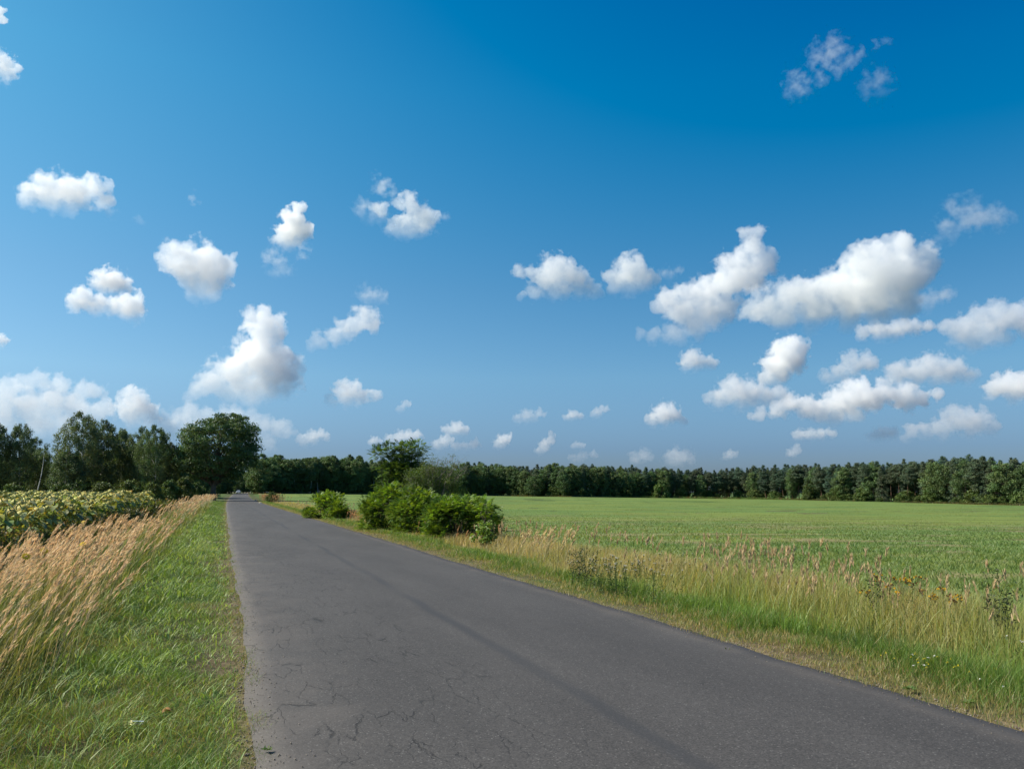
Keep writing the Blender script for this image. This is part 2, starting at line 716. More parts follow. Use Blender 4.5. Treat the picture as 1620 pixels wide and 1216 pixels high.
    pr = nd(nt, 'ShaderNodeBsdfPrincipled')
    pr.inputs['Roughness'].default_value = .82
    pr.inputs['Specular IOR Level'].default_value = .35
    nt.links.new(c, pr.inputs['Base Color'])
    hgt = math_('SUBTRACT', math_('MULTIPLY', sp.outputs[2], .35), crack)
    bp = nd(nt, 'ShaderNodeBump')
    bp.inputs['Strength'].default_value = .55
    bp.inputs['Distance'].default_value = .006
    nt.links.new(hgt, bp.inputs['Height'])
    nt.links.new(bp.outputs[0], pr.inputs['Normal'])
    nt.links.new(pr.outputs[0], out.inputs['Surface'])
    return m


def build_road():
    ys = grid_axis([(-40, 0, 2), (0, 40, .12), (40, 120, .8), (120, 460, 4)])
    us = np.array([-1, -.995, -.9, -.7, -.45, -.2, 0, .2, .45, .7, .9, .995, 1])
    n, m = len(ys), len(us)
    wl = HALF + .10 * (fbm(ys * 1.3, ys * 0, 51) - .5) + .12 * (fbm(ys * .25, ys * 0, 52) - .5)
    wr = HALF + .10 * (fbm(ys * 1.3, ys * 0, 53) - .5) + .14 * (fbm(ys * .25, ys * 0, 54) - .5)
    U = np.where(us[None] < 0, us[None] * wl[:, None], us[None] * wr[:, None])
    X = U + road_x(ys)[:, None]
    Y = np.repeat(ys[:, None], m, 1)
    Z = rise(Y) + .025 * (1 - (U / HALF) ** 2) + .012 + .012 * (fbm(X * .4, Y * .4, 55) - .5)
    Z[:, 0] -= .035
    Z[:, -1] -= .035
    idx = np.arange(n * m).reshape(n, m)
    q = np.stack([idx[:-1, :-1], idx[:-1, 1:], idx[1:, 1:], idx[1:, :-1]], -1).reshape(-1, 4)
    g = Geo()
    g.add(np.stack([X, Y, Z], -1).reshape(-1, 3), q)
    o = g.obj('road', road_material(), smooth=True)
    me = o.data
    uvl = me.uv_layers.new(name='road')
    vi = np.zeros(len(me.loops), np.int32)
    me.loops.foreach_get('vertex_index', vi)
    uv = np.stack([U.ravel()[vi], Y.ravel()[vi]], 1).astype(np.float32)
    uvl.data.foreach_set('uv', uv.ravel())
    o['kind'] = 'structure'


build_road()


# ------------------------------------------------------------------ grasses
def scatter(y0, y1, s0, s1, dens, ref=6.0, power=1.5, side_margin=260, grow=1.06):
    """random points between lateral offsets s0..s1 from the road axis; density falls with distance. returns x,y,s,dist"""
    ys = [y0]
    while ys[-1] < y1:
        ys.append(min(y1, ys[-1] + max(.6, ys[-1] * (grow - 1))))
    X, Y, S = [], [], []
    for a, b in zip(ys[:-1], ys[1:]):
        cxs = np.linspace(s0, s1, max(2, int((s1 - s0) / max(1.0, a * .15)) + 1))
        for c, d in zip(cxs[:-1], cxs[1:]):
            mx, my = (c + d) / 2 + road_x((a + b) / 2), (a + b) / 2
            dist = math.hypot(mx, my)
            px, py, dep = to_px(mx, my, 0.)
            if dep < .5 or px < -side_margin - 80 or px > 1620 + side_margin + 80:
                continue
            n = (b - a) * (d - c) * dens * min(1, (ref / dist) ** power)
            n = int(n) + (random.random() < n % 1)
            if n:
                yy = RNG.uniform(a, b, n)
                ss = RNG.uniform(c, d, n)
                X.append(ss + road_x(yy))
                Y.append(yy)
                S.append(ss)
    X, Y, S = map(np.concatenate, (X, Y, S))
    px, py, dep = to_px(X, Y, 0 * X)
    k = (dep > .5) & (px > -side_margin) & (px < 1620 + side_margin) & (py < 1216 + 200)
    X, Y, S = X[k], Y[k], S[k]
    return X, Y, S, np.hypot(X, Y)


def pts(X, Y, dz=-.01):
    return np.stack([X, Y, terrain(X, Y) + dz], 1)


def jitter_col(base, n, v=.25, h=.12):
    c = np.tile(np.asarray(base), (n, 1)) if np.asarray(base).ndim == 1 else np.asarray(base).copy()
    c = c * RNG.uniform(1 - v, 1 + v, (n, 1))
    c[:, 0] *= RNG.uniform(1 - h, 1 + h * 1.6, n)
    c[:, 2] *= RNG.uniform(1 - h, 1 + h, n)
    return c


G_FRESH = np.array([.140, .228, .042])
G_DEEP = np.array([.080, .142, .028])
G_YEL = np.array([.30, .285, .095])
G_STRAW = np.array([.46, .36, .20])
G_PALE = np.array([.26, .33, .12])
G_REED = np.array([.62, .455, .265])


def clumpy(X, Y, sc, seed, lo=.3, hi=.7):
    return sm(lo, hi, fbm(X * sc, Y * sc, seed))


def lod_w(D, ref=6., p=.75):
    return np.maximum(1, (D / ref)) ** p


# left verge, mown
g = Geo()
X, Y, S, D = scatter(1.5, 150, -HALF - 2.1, -HALF + .10, 5200, 6, 1.45)
dl = -S - HALF
keep = RNG.random(len(X)) < np.clip(.55 + .8 * dl, .35, 1)
X, Y, S, D, dl = X[keep], Y[keep], S[keep], D[keep], dl[keep]
n = len(X)
cl = clumpy(X, Y, 2.2, 61)
cl2 = clumpy(X, Y, .7, 62)
dry = np.clip((1 - sm(.0, .55, dl)) * .75 + sm(.35, .7, 1 - cl2) * .75 * (1 - sm(9, 22, D)) + .12, 0, 1)
pale = np.exp(-((Y - 26) / 5.) ** 2) * np.exp(-((dl - .8) / .45) ** 2) * cl
isdry = RNG.random(n) < dry * .62
col = np.where(isdry[:, None], lerp(G_STRAW * .62, G_YEL * .8, RNG.random(n)), lerp(G_DEEP, G_FRESH, cl * .7 + RNG.random(n) * .3))
col = lerp(col, G_PALE, np.clip(pale * 1.3, 0, .9))
col = jitter_col(col, n)
h = RNG.uniform(.035, .10, n) * (.55 + .9 * cl) * (.6 + .5 * sm(0, .9, dl)) * (1 + .5 * sm(1.0, 1.9, dl))
h = np.where(isdry, h * .8, h)
lean = RNG.normal(0, .65, (n, 2)) * h[:, None] + np.array([.08, 0]) * h[:, None]
blades(g, pts(X, Y), h, .0035 * lod_w(D) * RNG.uniform(.7, 1.4, n), lean, RNG.uniform(0, 6.28, n), col, 2)
# longer arching blades among the mown ones
X, Y, S, D = scatter(1.5, 60, -HALF - 2.2, -HALF - .10, 820, 6, 1.5)
n = len(X)
cl = clumpy(X, Y, 1.8, 63)
k = RNG.random(n) < .25 + .75 * cl
X, Y, D, S, cl = X[k], Y[k], D[k], S[k], cl[k]
n = len(X)
dl = -S - HALF
h = RNG.uniform(.08, .30, n) * (.5 + .6 * sm(.2, 1.6, dl))
ang = RNG.uniform(0, 6.28, n)
le = RNG.uniform(.5, 1.5, n) * h
blades(g, pts(X, Y), h, .0058 * lod_w(D) * RNG.uniform(.7, 1.3, n), np.stack([np.cos(ang) * le, np.sin(ang) * le], 1), ang + 1.57,
       jitter_col(lerp(G_FRESH * 1.3, G_PALE * 1.3, RNG.random(n) ** 1.5), n), 3, .35)
tag(g.obj('verge_grass', M_GRASS), 'short green and browning grass on the left roadside verge', 'grass', kind='stuff')

# tall grass under the reeds, left
g = Geo()
X, Y, S, D = scatter(1.5, 110, -HALF - 3.9, -HALF - 1.45, 1500, 6, 1.35)
n = len(X)
dl = -S - HALF
edge = sm(1.45, 2.3, dl + .5 * (fbm(X * .6, Y * .6, 64) - .5))
k = RNG.random(n) < .3 + .7 * edge
X, Y, D, S, edge = X[k], Y[k], D[k], S[k], edge[k]
n = len(X)
h = RNG.uniform(.25, .62, n) * (.4 + .6 * edge)
cl = clumpy(X, Y, 1.1, 65)
col = lerp(G_DEEP * 1.1, lerp(G_YEL * .8, G_STRAW * .7, RNG.random(n)), np.clip(cl * .55 + RNG.random(n) * .35, 0, 1))
ang = RNG.uniform(0, 6.28, n)
le = RNG.uniform(.1, .55, n) * h
lean = np.stack([np.cos(ang) * le + .22 * h, np.sin(ang) * le - .05 * h], 1)
blades(g, pts(X, Y), h, .006 * lod_w(D) * RNG.uniform(.7, 1.3, n), lean, RNG.uniform(0, 6.28, n), jitter_col(col, n), 3, .1)
tag(g.obj('tall_grass', M_GRASS), 'tangled tall green and tan grass below the reed plumes, left', 'grass', kind='stuff')


def plumes(g, X, Y, D, hh, lean, col, plen=.22, nsl=34, fat=.022, stalkw=.0035):
    """feathery grass plumes on thin stalks"""
    n = len(X)
    P = pts(X, Y)
    # stalk
    blades(g, P, hh, stalkw * lod_w(D) * 1.0, lean, RNG.uniform(0, 6.28, n), jitter_col(col * np.array([.72, .85, .8]), n, .15), 2)
    # panicle slivers along upper part
    lod = np.clip(1.15 - D / 60, .35, 1)
    reps = np.maximum(6, (nsl * lod)).astype(int)
    idx = np.repeat(np.arange(n), reps)
    m = len(idx)
    fr = RNG.random(m)
    L = plen * RNG.uniform(.75, 1.25, n)[idx]
    tt = 1 - (L / hh[idx]) * (1 - fr)          # param along stalk
    tt = np.clip(tt, .3, 1.02)
    c = np.stack([P[idx, 0] + lean[idx, 0] * tt ** 1.8, P[idx, 1] + lean[idx, 1] * tt ** 1.8, P[idx, 2] + hh[idx] * tt], 1)
    axis = unit(np.stack([lean[idx, 0] * 1.8, lean[idx, 1] * 1.8, hh[idx]], 1))
    prof = np.sin(np.clip(fr, .03, 1) * math.pi * .92 + .2) * .9 + .15
    d = unit(axis * 1.0 + rnd_dirs(m) * .42 * np.maximum(prof, .1)[:, None])
    wv = lod_w(D)[idx]
    leaves(g, c, d, rnd_dirs(m), RNG.uniform(.035, .065, m) * (.6 + .4 * np.maximum(prof, .1)) * np.minimum(wv, 2), .0045 * wv * (34 / reps[idx]) ** .5 * RNG.uniform(.7, 1.3, m),
           jitter_col(lerp(col, col * np.array([1.25, 1.2, 1.15]), RNG.random(m)), m, .18, .08))


g = Geo()
X, Y, S, D = scatter(3, 130, -HALF - 3.4, -HALF - 1.4, 42, 8, .95)
n = len(X)
dl = -S - HALF
k = RNG.random(n) < (.06 + .94 * clumpy(X, Y, .7, 66, .40, .58)) * (1 - .9 * np.exp(-((Y - 33) / 8.) ** 2)) * sm(1.5, 2.1, dl + .4 * (1 - sm(8, 14, Y)) + .6 * (fbm(X * .4, Y * .4, 67) - .5))
X, Y, S, D = X[k], Y[k], S[k], D[k]
n = len(X)
hh = RNG.uniform(.62, .95, n) * (1 + .3 * sm(35, 70, Y))
lean = np.stack([hh * RNG.uniform(.22, .6, n), hh * RNG.normal(-.05, .14, n)], 1)
plumes(g, X, Y, D, hh, lean, G_REED)
tag(g.obj('reed_grass', M_STRAW), 'orange tan feathery reed grass leaning beside the left verge', 'reed grass', kind='stuff')

# ---- right verge
g = Geo()
X, Y, S, D = scatter(1.5, 150, HALF - .10, HALF + 1.5, 5200, 7, 1.45)
de = S - HALF
k = RNG.random(len(X)) < np.clip(.35 + 1.6 * de, .2, 1)
X, Y, S, D, de = X[k], Y[k], S[k], D[k], de[k]
n = len(X)
cl = clumpy(X, Y, 1.6, 71)
dryw = np.clip(1.05 - sm(.25, 1.2, de + .5 * (cl - .5)), .12, 1)
isdry = RNG.random(n) < dryw * .8
col = np.where(isdry[:, None], lerp(G_STRAW * .85, G_YEL * .9, RNG.random(n)), lerp(G_DEEP * 1.2, G_FRESH * 1.1, RNG.random(n)))
h = RNG.uniform(.04, .12, n) * (.5 + .8 * cl) * (.55 + 1.3 * sm(.2, 1.3, de))
lean = RNG.normal(0, .4, (n, 2)) * h[:, None]
blades(g, pts(X, Y), h, .0038 * lod_w(D) * RNG.uniform(.7, 1.4, n), lean, RNG.uniform(0, 6.28, n), jitter_col(col, n), 2)
tag(g.obj('dry_verge_grass', M_GRASS), 'short straw coloured grass along the right road edge', 'grass', kind='stuff')

g = Geo()
X, Y, S, D = scatter(2, 130, HALF + .95, HALF + 4.6, 1500, 8, 1.35)
de = S - HALF
n = len(X)
tall = sm(1.0, 2.3, de + .9 * (fbm(X * .5, Y * .5, 72) - .5)) * (1 - .75 * sm(3.2, 4.5, de))
k = RNG.random(n) < (.40 + .45 * (1 - sm(3.4, 4.5, de))) * (.45 + .55 * clumpy(X, Y, 1.3, 78, .35, .6))
X, Y, S, D, de, tall = X[k], Y[k], S[k], D[k], de[k], tall[k]
n = len(X)
cl = clumpy(X, Y, .8, 73)
browny = sm(12, 17, Y) * .8
h = RNG.uniform(.14, .24, n) + RNG.uniform(.12, .46, n) * tall
h *= 1 - .25 * sm(14, 24, Y)
f = np.clip(tall * .95 + (cl - .5) * .7 + browny * .25 + RNG.normal(0, .12, n), 0, 1)
yel = lerp(G_YEL * 1.15, G_STRAW * .95, np.clip(RNG.random(n) * .6 + browny * .5, 0, 1))
col = lerp(lerp(G_DEEP * 1.5, G_FRESH * 1.4, RNG.random(n)), yel, f)
# dark tussock
tz = at(1345, 985, 9.0)
dk = np.exp(-((X - tz[0]) ** 2 + (Y - tz[1]) ** 2) / .22)
col = lerp(col, G_DEEP * .8, np.clip(dk * 1.2, 0, .9))
ang = RNG.uniform(0, 6.28, n)
le = RNG.uniform(.02, .9, n) ** 1.6 * h
lean = np.stack([np.cos(ang) * le + .06 * h, np.sin(ang) * le], 1)
blades(g, pts(X, Y), h, .0058 * lod_w(D, 8) * RNG.uniform(.6, 1.3, n), lean, RNG.uniform(0, 6.28, n), jitter_col(col, n), 3, .08)
tag(g.obj('meadow_grass', M_GRASS), 'tall yellow green grass between right verge and crop field', 'grass', kind='stuff')

# thin seed stalks in the right strip
g = Geo()
X, Y, S, D = scatter(3, 100, HALF + 1.9, HALF + 4.6, 30, 9, .9)
n = len(X)
spx = to_px(X, Y, 0 * X)[0]
k = RNG.random(n) < (.15 + .85 * clumpy(X, Y, .45, 74, .42, .62)) * (.3 + .9 * np.exp(-((spx - 1240) / 110) ** 2))
X, Y, S, D = X[k], Y[k], S[k], D[k]
n = len(X)
hh = RNG.uniform(.5, .82, n)
lean = np.stack([hh * RNG.normal(.06, .08, n), hh * RNG.normal(0, .08, n)], 1)
plumes(g, X, Y, D, hh, lean, np.array([.46, .36, .21]), .15, 20, .012, .0026)
tag(g.obj('seed_stalks', M_STRAW), 'thin reddish tan seed stalks rising from the right grass strip', 'seed stalks', kind='stuff')

# nodding pale plumes right of the big bush
g = Geo()
n = 46
pxs = RNG.choice([812, 822, 836, 850, 858, 868, 880, 892], n) + RNG.normal(0, 3, n)
tt_ = RNG.uniform(19, 22, n)
P = np.array([at(a, 900, t) for a, t in zip(pxs, tt_)])
X, Y = P[:, 0], P[:, 1]
hh = RNG.uniform(.62, .86, n)
lean = np.stack([hh * RNG.uniform(.2, .45, n), hh * RNG.normal(-.1, .08, n)], 1)
plumes(g, X, Y, np.hypot(X, Y), hh, lean, np.array([.52, .42, .22]), .2, 36)
tag(g.obj('plume_grass', M_STRAW), 'pale nodding grass plumes right of the big roadside bush', 'plume grass', kind='stuff')

# crop plants
g = Geo()
X, Y, S, D = scatter(2, 330, HALF + 3.8, 260, 900, 10, 1.95, side_margin=160)
n = len(X)
cl = fbm(X * .35, Y * .8, 31)
dd = X * FH[0] + Y * FH[1]
rowph = (X * math.sin(R(70)) * .0 + Y)
k = RNG.random(n) < np.clip(1.15 - .9 * sm(.54, .72, cl) * (1 - sm(25, 75, dd)), .12, 1) * (.35 + .65 * sm(4, 7, S - HALF))
X, Y, S, D, cl = X[k], Y[k], S[k], D[k], cl[k]
n = len(X)
big = fbm(X * .06, Y * .15, 75)
col = lerp(np.array([.120, .195, .055]), np.array([.215, .245, .075]), np.clip(sm(.35, .65, big) * .7 + RNG.random(n) * .3 + .35 * (np.sin((X * .24 + Y * .97) * 2.1 + 2.0 * fbm(X * .05, Y * .05, 77)) > .72) * (1 - sm(60, 140, D)), 0, 1))
h = RNG.uniform(.05, .13, n)
ang = RNG.uniform(0, 6.28, n)
le = RNG.uniform(.3, 1.0, n) * h
h = h * (1 - .6 * sm(18, 80, D))
blades(g, pts(X, Y), h, .011 * lod_w(D, 9, .75) * RNG.uniform(.6, 1.3, n), np.stack([np.cos(ang) * le, np.sin(ang) * le], 1), RNG.uniform(0, 6.28, n), jitter_col(col, n, .14), 2)
tag(g.obj('crop_plants', M_GRASS), 'low green crop covering the wide field on the right', 'crop', kind='stuff')
print('grass done')

# ------------------------------------------------------------------ trees
def clump(g, c, r, n, L, W, col, squash=(1, 1, .8), hang=0., up=.35, cv=.22):
    """leaf-sized faces spread through one clump of a crown"""
    d = rnd_dirs(n)
    rad = RNG.random(n) ** .45
    p = c + d * rad[:, None] * r * np.array(squash)
    nrm = unit(d * .7 + rnd_dirs(n) * .7 + np.array([0, 0, up]))
    ld = unit(np.cross(nrm, rnd_dirs(n)) + np.array([0, 0, -hang]))
    leaves(g, p, ld, nrm, L * RNG.uniform(.6, 1.3, n), W * RNG.uniform(.6, 1.3, n), jitter_col(col, n, cv, .1))


def limb_to(g, a, b, r0, r1, col, sag=.1, n=5, sides=5):
    a = np.asarray(a, float)
    b = np.asarray(b, float)
    t = np.linspace(0, 1, n)[:, None]
    L = np.linalg.norm(b - a)
    p = a + (b - a) * t
    p[:, 2] += np.sin(t[:, 0] * math.pi) * L * sag
    p[1:-1] += RNG.normal(0, L * .03, (n - 2, 3))
    tube(g, p, np.linspace(r0, r1, n), col, sides)


def crown_tree(name, prof, H, z0, rx, ncl, cr, nleaf, L, W, col, colv=.25, trunk_r=.2, bark=None, lean=(0, 0), hang=0.,
               squash=(1, 1, .75), gap=.0, limbs=14, inner=.35, leafmat=None, lump=.0, visible_trunk=.6):
    """prof(t) -> crown radius 0..1 at relative crown height t"""
    gt, gc = Geo(), Geo()
    tz = np.linspace(-.3, H * .93, 9)
    wob = np.cumsum(RNG.normal(0, H * .006, (9, 2)), 0)
    wob -= wob[0]
    tp = np.stack([lean[0] * (tz / H) ** 1.3 * (tz > 0) + wob[:, 0] if False else lean[0] * np.clip(tz / H, 0, 1) ** 1.3 + wob[:, 0],
                   lean[1] * np.clip(tz / H, 0, 1) ** 1.3 + wob[:, 1], tz], 1)
    rad = trunk_r * (1 - .9 * np.clip(tz / (H * .95), 0, 1) ** .9)
    rad[0] *= 1.35
    tube(gt, tp, rad, (.5, .5, .5), 7)

    def axis(z):
        return np.array([np.interp(z, tz, tp[:, 0]), np.interp(z, tz, tp[:, 1]), z])
    lumps = rnd_dirs(7)
    lamp = RNG.uniform(.5, 1, 7)
    cs = []
    tries = 0
    while len(cs) < ncl and tries < ncl * 20:
        tries += 1
        t = RNG.random()
        pr = prof(t)
        if RNG.random() > pr ** 1.2 + .08:
            continue
        a = RNG.uniform(0, 6.28)
        q = inner + (1 - inner) * RNG.random() ** .55
        dirv = np.array([math.cos(a), math.sin(a), (t - .5) * 1.6])
        dirv /= np.linalg.norm(dirv)
        lm = 1 + lump * (np.max((lumps @ dirv) * lamp) - .6)
        rr = rx * pr * q * lm
        z = z0 + (H - z0) * t
        c = axis(z) + np.array([math.cos(a) * rr, math.sin(a) * rr, 0])
        if gap and any(np.linalg.norm((c - o) / np.array([1, 1, .7])) < cr * gap for o, _ in cs[-60:]):
            continue
        cs.append((c, cr * RNG.uniform(.7, 1.25) * (.55 + .45 * pr)))
    for i, (c, r) in enumerate(cs):
        cc = np.asarray(col) * RNG.uniform(1 - colv, 1 + colv) * np.array([RNG.uniform(.88, 1.2), 1, RNG.uniform(.85, 1.15)])
        clump(gc, c, r, nleaf, L, W, cc, squash, hang)
    order = RNG.permutation(len(cs))[:limbs]
    for i in order:
        c = cs[i][0]
        za = max(z0 * .7, c[2] - abs(np.hypot(c[0], c[1])) * .8 - .4)
        a = axis(za)
        f = max(.12, 1 - za / H)
        limb_to(gt, a, c, trunk_r * .45 * f, .02, (.5, .5, .5), .06)
    return gt.mesh(name + '_trunk', bark or M_BARK, True), gc.mesh(name + '_crown', leafmat or M_TREE)


def put_tree(kindname, proto, px, t, label, cat='tree', group=None, scale=1.0, rz=None, py=790, z=None):
    p = at(px, py, t)
    zz = float(terrain(p[0], p[1])) if z is None else z
    o = empty(kindname, (p[0], p[1], zz), random.uniform(0, 6.28) if rz is None else rz, scale)
    for part, me in zip(('trunk', 'crown'), proto):
        c = bpy.data.objects.new(part, me)
        COL.objects.link(c)
        c.parent = o
    tag(o, label, cat, group)
    return o


def top_h(px, top_py, t):
    p = at(px, top_py, t)
    return p[2] - float(terrain(p[0], p[1]))


C_MAPLE = (.074, .130, .054)
C_BIRCH = (.096, .150, .068)
C_WILLOW = (.075, .105, .038)
C_PINE = (.064, .114, .074)
C_PINE2 = (.088, .128, .074)
C_BROAD = (.092, .158, .062)

# prototypes --------------------------------------------------------
dome = lambda t: (max(0, 1 - (2 * t - .85) ** 2 / 1.33 if t > .42 else 1 - (t - .42) ** 2 * 2.2)) ** .5
oval = lambda t: max(0, 1 - (2 * t - 1) ** 2) ** .55 * (1.06 - .25 * t)
cone = lambda t: (1 - t) ** .8 * min(1, .45 + t * 3)
spire = lambda t: max(0.03, (1 - t) ** .65) * min(1, .55 + 2 * t) if t > 0 else .3


def pine_profile(t):
    return (min(1, .4 + 2.2 * t) * (1 - t) ** .72 + .02) * (1 + .18 * math.sin(t * 23))


print('protos')
MAPLE = crown_tree('maple', lambda t: max(0., 1 - (abs(t - .50) / .52) ** 2.4) ** .55, 16.0, 3.7, 7.7, 430, 1.15, 95, .34, .26,
                   C_MAPLE, .2, .55, M_BARK, (1.6, 0), squash=(1.15, 1.15, .55), limbs=60, inner=.25, gap=.55, lump=.28)
BIRCH = [crown_tree('birch', oval, 15, 1.6 + i * .5, 2.8 + .3 * i, 250, .75, 75, .22, .16, C_BIRCH, .28, .17, M_BIRCH,
                    (RNG.normal(0, .5), RNG.normal(0, .5)), hang=.8, squash=(.85, .85, 1.25), limbs=9, inner=.2, lump=.9, gap=.5) for i in range(4)]
TALL_BIRCH = [crown_tree('slender_birch', oval, 16, 5.5 + i, 2.5 + .3 * i, 170, .85, 60, .34, .25, C_BIRCH, .28, .15, M_BIRCH,
                         (RNG.normal(0, .6), RNG.normal(0, .6)), hang=.8, squash=(.9, .9, 1.15), limbs=6, inner=.15, lump=.5) for i in range(4)]
BROAD = [crown_tree('broadleaf', oval, 14, .8, 3.6 + .4 * i, 170, 1.05, 60, .36, .27, C_BROAD, .25, .22, M_BARK,
                    (RNG.normal(0, .4), RNG.normal(0, .4)), squash=(1.1, 1.1, .75), limbs=22, inner=.25, lump=.6) for i in range(4)]
PINE = [crown_tree('pine', (pine_profile if i < 2 else (lambda t: (min(1, .3 + 1.9 * t) * (1 - t ** 2.2) ** .6 + .02) * (1 + .15 * math.sin(t * 19)))), 17, 3.0 + 1.3 * i, 2.7 + .25 * i, 210, .8, 60, .42, .13, C_PINE if i % 2 else C_PINE2, .24, .2, M_PINEB,
                   (RNG.normal(0, .4), RNG.normal(0, .4)), squash=(1.25, 1.25, .42), limbs=20, inner=.2, leafmat=M_NEEDLE, lump=.5, gap=.3) for i in range(5)]
LOWPINE = [crown_tree('low_pine', lambda t: (1 - t) ** .7 * (1 + .2 * math.sin(t * 25)) + .03, 15, .3, 3.1, 190, .85, 58, .42, .11, C_PINE2, .24, .2, M_PINEB,
                      squash=(1.25, 1.25, .5), limbs=30, inner=.35, leafmat=M_NEEDLE, lump=.4) for i in range(2)]
SHRUB = [crown_tree('shrub', lambda t: max(0., 1 - t ** 2.2) ** .6, 2.6, .1, 1.7, 60, .5, 55, .24, .17, (.078, .125, .034), .25, .05, M_BARK,
                    limbs=8, inner=.2, lump=.5) for i in range(3)]
print('placing')

# left roadside maple
put_tree('maple_tree', MAPLE, 336, 152, 'big dark round maple standing left of the road', 'tree', rz=0.0,
         scale=top_h(350, 653, 152) / 16.3)

# left tree line: (px, top py, distance, x-scale, kind, label)
left = [
    (-14, 664, 150, 1.05, 0, 'birch cut off by the left picture edge'),
    (30, 668, 152, .95, 1, 'tall narrow birch nearest the left edge with whole crown in view'),
    (56, 691, 158, .85, 2, 'shorter birch just right of the tall narrow leftmost birch'),
    (128, 650, 150, 1.15, 3, 'tallest birch of the left tree line'),
    (160, 662, 154, 1.15, 0, 'wide birch touching the right side of the tallest left birch'),
    (190, 676, 160, 1.0, 1, 'birch midway between the tallest birch and the maple'),
    (214, 674, 158, .9, 2, 'slim birch second tree left of the yellowish birch'),
    (244, 671, 150, .9, 3, 'yellowish drooping birch left of the big maple'),
    (268, 698, 152, .7, 0, 'small birch squeezed against the left side of the maple'),
    (104, 712, 146, 1.1, 1, 'low birch spreading at the left foot of the tallest birch'),
]
for px, ty, t, sx, k, lab in left:
    h = top_h(px, ty, t)
    put_tree('birch_tree', BIRCH[k], px, t, lab, 'tree', 'birches along the left tree line', (sx, sx, h / 15.3))
# leaning dead birch trunk
gtr = Geo()
b0 = at(54, 780, 128)
b0[2] = float(terrain(b0[0], b0[1]))
b1 = at(70, 716, 128)
tt = np.linspace(0, 1, 8)[:, None]
tube(gtr, (b1 - b0) * tt + np.array([.25, 0, 0]) * np.sin(tt * 3.1) + np.array([0, 0, -.2]) * (1 - tt), np.linspace(.09, .035, 8), (.5, .5, .5), 7)
gcr = Geo()
for i in range(9):
    clump(gcr, (b1 - b0) + np.array([RNG.normal(0, .7), RNG.normal(0, .7), RNG.uniform(-1.2, .6)]), .55, 45, .2, .14, C_BIRCH, hang=.8)
o = empty('leaning_birch', b0)
for nm, gg, mm in (('trunk', gtr, M_BIRCH), ('crown', gcr, M_TREE)):
    c = gg.obj(nm, mm, o)
tag(o, 'thin leaning birch with bare white trunk at the left tree line', 'tree')

# darker backing woods on the left and at the end of the road
for i in range(46):
    px = -70 + i * 10.2 + random.uniform(-4, 4)
    if px > 318:
        break
    t = random.uniform(182, 215)
    ty = np.interp(px, [-60, 40, 75, 100, 200, 300, 380], [715, 722, 728, 716, 700, 705, 725]) + random.uniform(-3, 8)
    h = top_h(px, ty, t)
    put_tree('broadleaf_tree', BROAD[i % 4], px, t, 'dark broadleaf tree in the wood behind the left birches', 'tree',
             'trees of the wood behind the left birches', (1.1, 1.1, h / 14.3))
for i in range(15):
    px = 296 + i * 4.4
    t = random.uniform(300, 345)
    h = top_h(px, random.uniform(722, 738), t)
    put_tree('broadleaf_tree', BROAD[i % 4], px, t, 'dark tree seen below the maple crown, left of the far road', 'tree',
             'trees behind the maple', (1.1, 1.1, h / 14.3))
    if i % 2:
        put_tree('shrub', SHRUB[i % 3], px + 2, t - 8, 'dark shrub seen behind the maple trunk', 'shrub', 'shrubs behind the maple', 1.5)
g = Geo()
for i in range(70):
    t = random.uniform(120, 215)
    s_ = -HALF - random.uniform(2.2, 4.2)
    yy_ = t * 1.03
    xx_ = s_ + float(road_x(yy_))
    c_ = (.50, .44, .26) if i % 3 == 0 else ((.36, .34, .06) if i % 3 == 1 else (.10, .15, .04))
    clump(g, np.array([xx_, yy_, float(terrain(xx_, yy_)) + .55]), random.uniform(.4, .7), 34, .2, .12, c_)
tag(g.obj('tall_weeds', M_TREE), 'pale and yellow flowering weeds along the far left verge by the maple', 'weeds', kind='stuff')
for i in range(14):
    px = 352 + i * 4.6
    t = 430 + random.uniform(-10, 50)
    h = top_h(px, random.uniform(742, 750), t)
    put_tree('broadleaf_tree', BROAD[(i + 1) % 4], px, t, 'hazy dark tree closing the far end of the road', 'tree',
             'trees at the far end of the road', (1, 1, h / 14.3))
for px, ty, t, sx in ((292, 752, 128, .9), (268, 757, 126, .8), (240, 760, 122, .9), (205, 757, 125, 1.), (120, 758, 128, 1.1), (95, 762, 124, 1.2), (160, 760, 130, 1.1), (20, 762, 128, 1.1), (312, 760, 136, .8)):
    h = top_h(px, ty, t)
    put_tree('shrub', SHRUB[int(px) % 3], px, t, 'low dark shrub at the foot of the left tree line', 'shrub',
             'shrubs under the left tree line', (sx, sx, h / 2.75))

# ---- far wood to the right of the road
front_px = [392, 450, 560, 700, 800, 900, 1000, 1170, 1250, 1300, 1400, 1550, 1700]
front_t = [330, 350, 372, 410, 422, 400, 424, 428, 395, 375, 342, 295, 268]
top_px = [385, 400, 420, 450, 500, 545, 560, 600, 650, 700, 760, 830, 900, 1000, 1100, 1150, 1200, 1300, 1400, 1450, 1500, 1540, 1570, 1640, 1760]
top_py = [735, 722, 717, 721, 722, 716, 722, 727, 733, 734, 729, 735, 733, 737, 741, 740, 735, 733, 729, 727, 722, 719, 721, 723, 723]


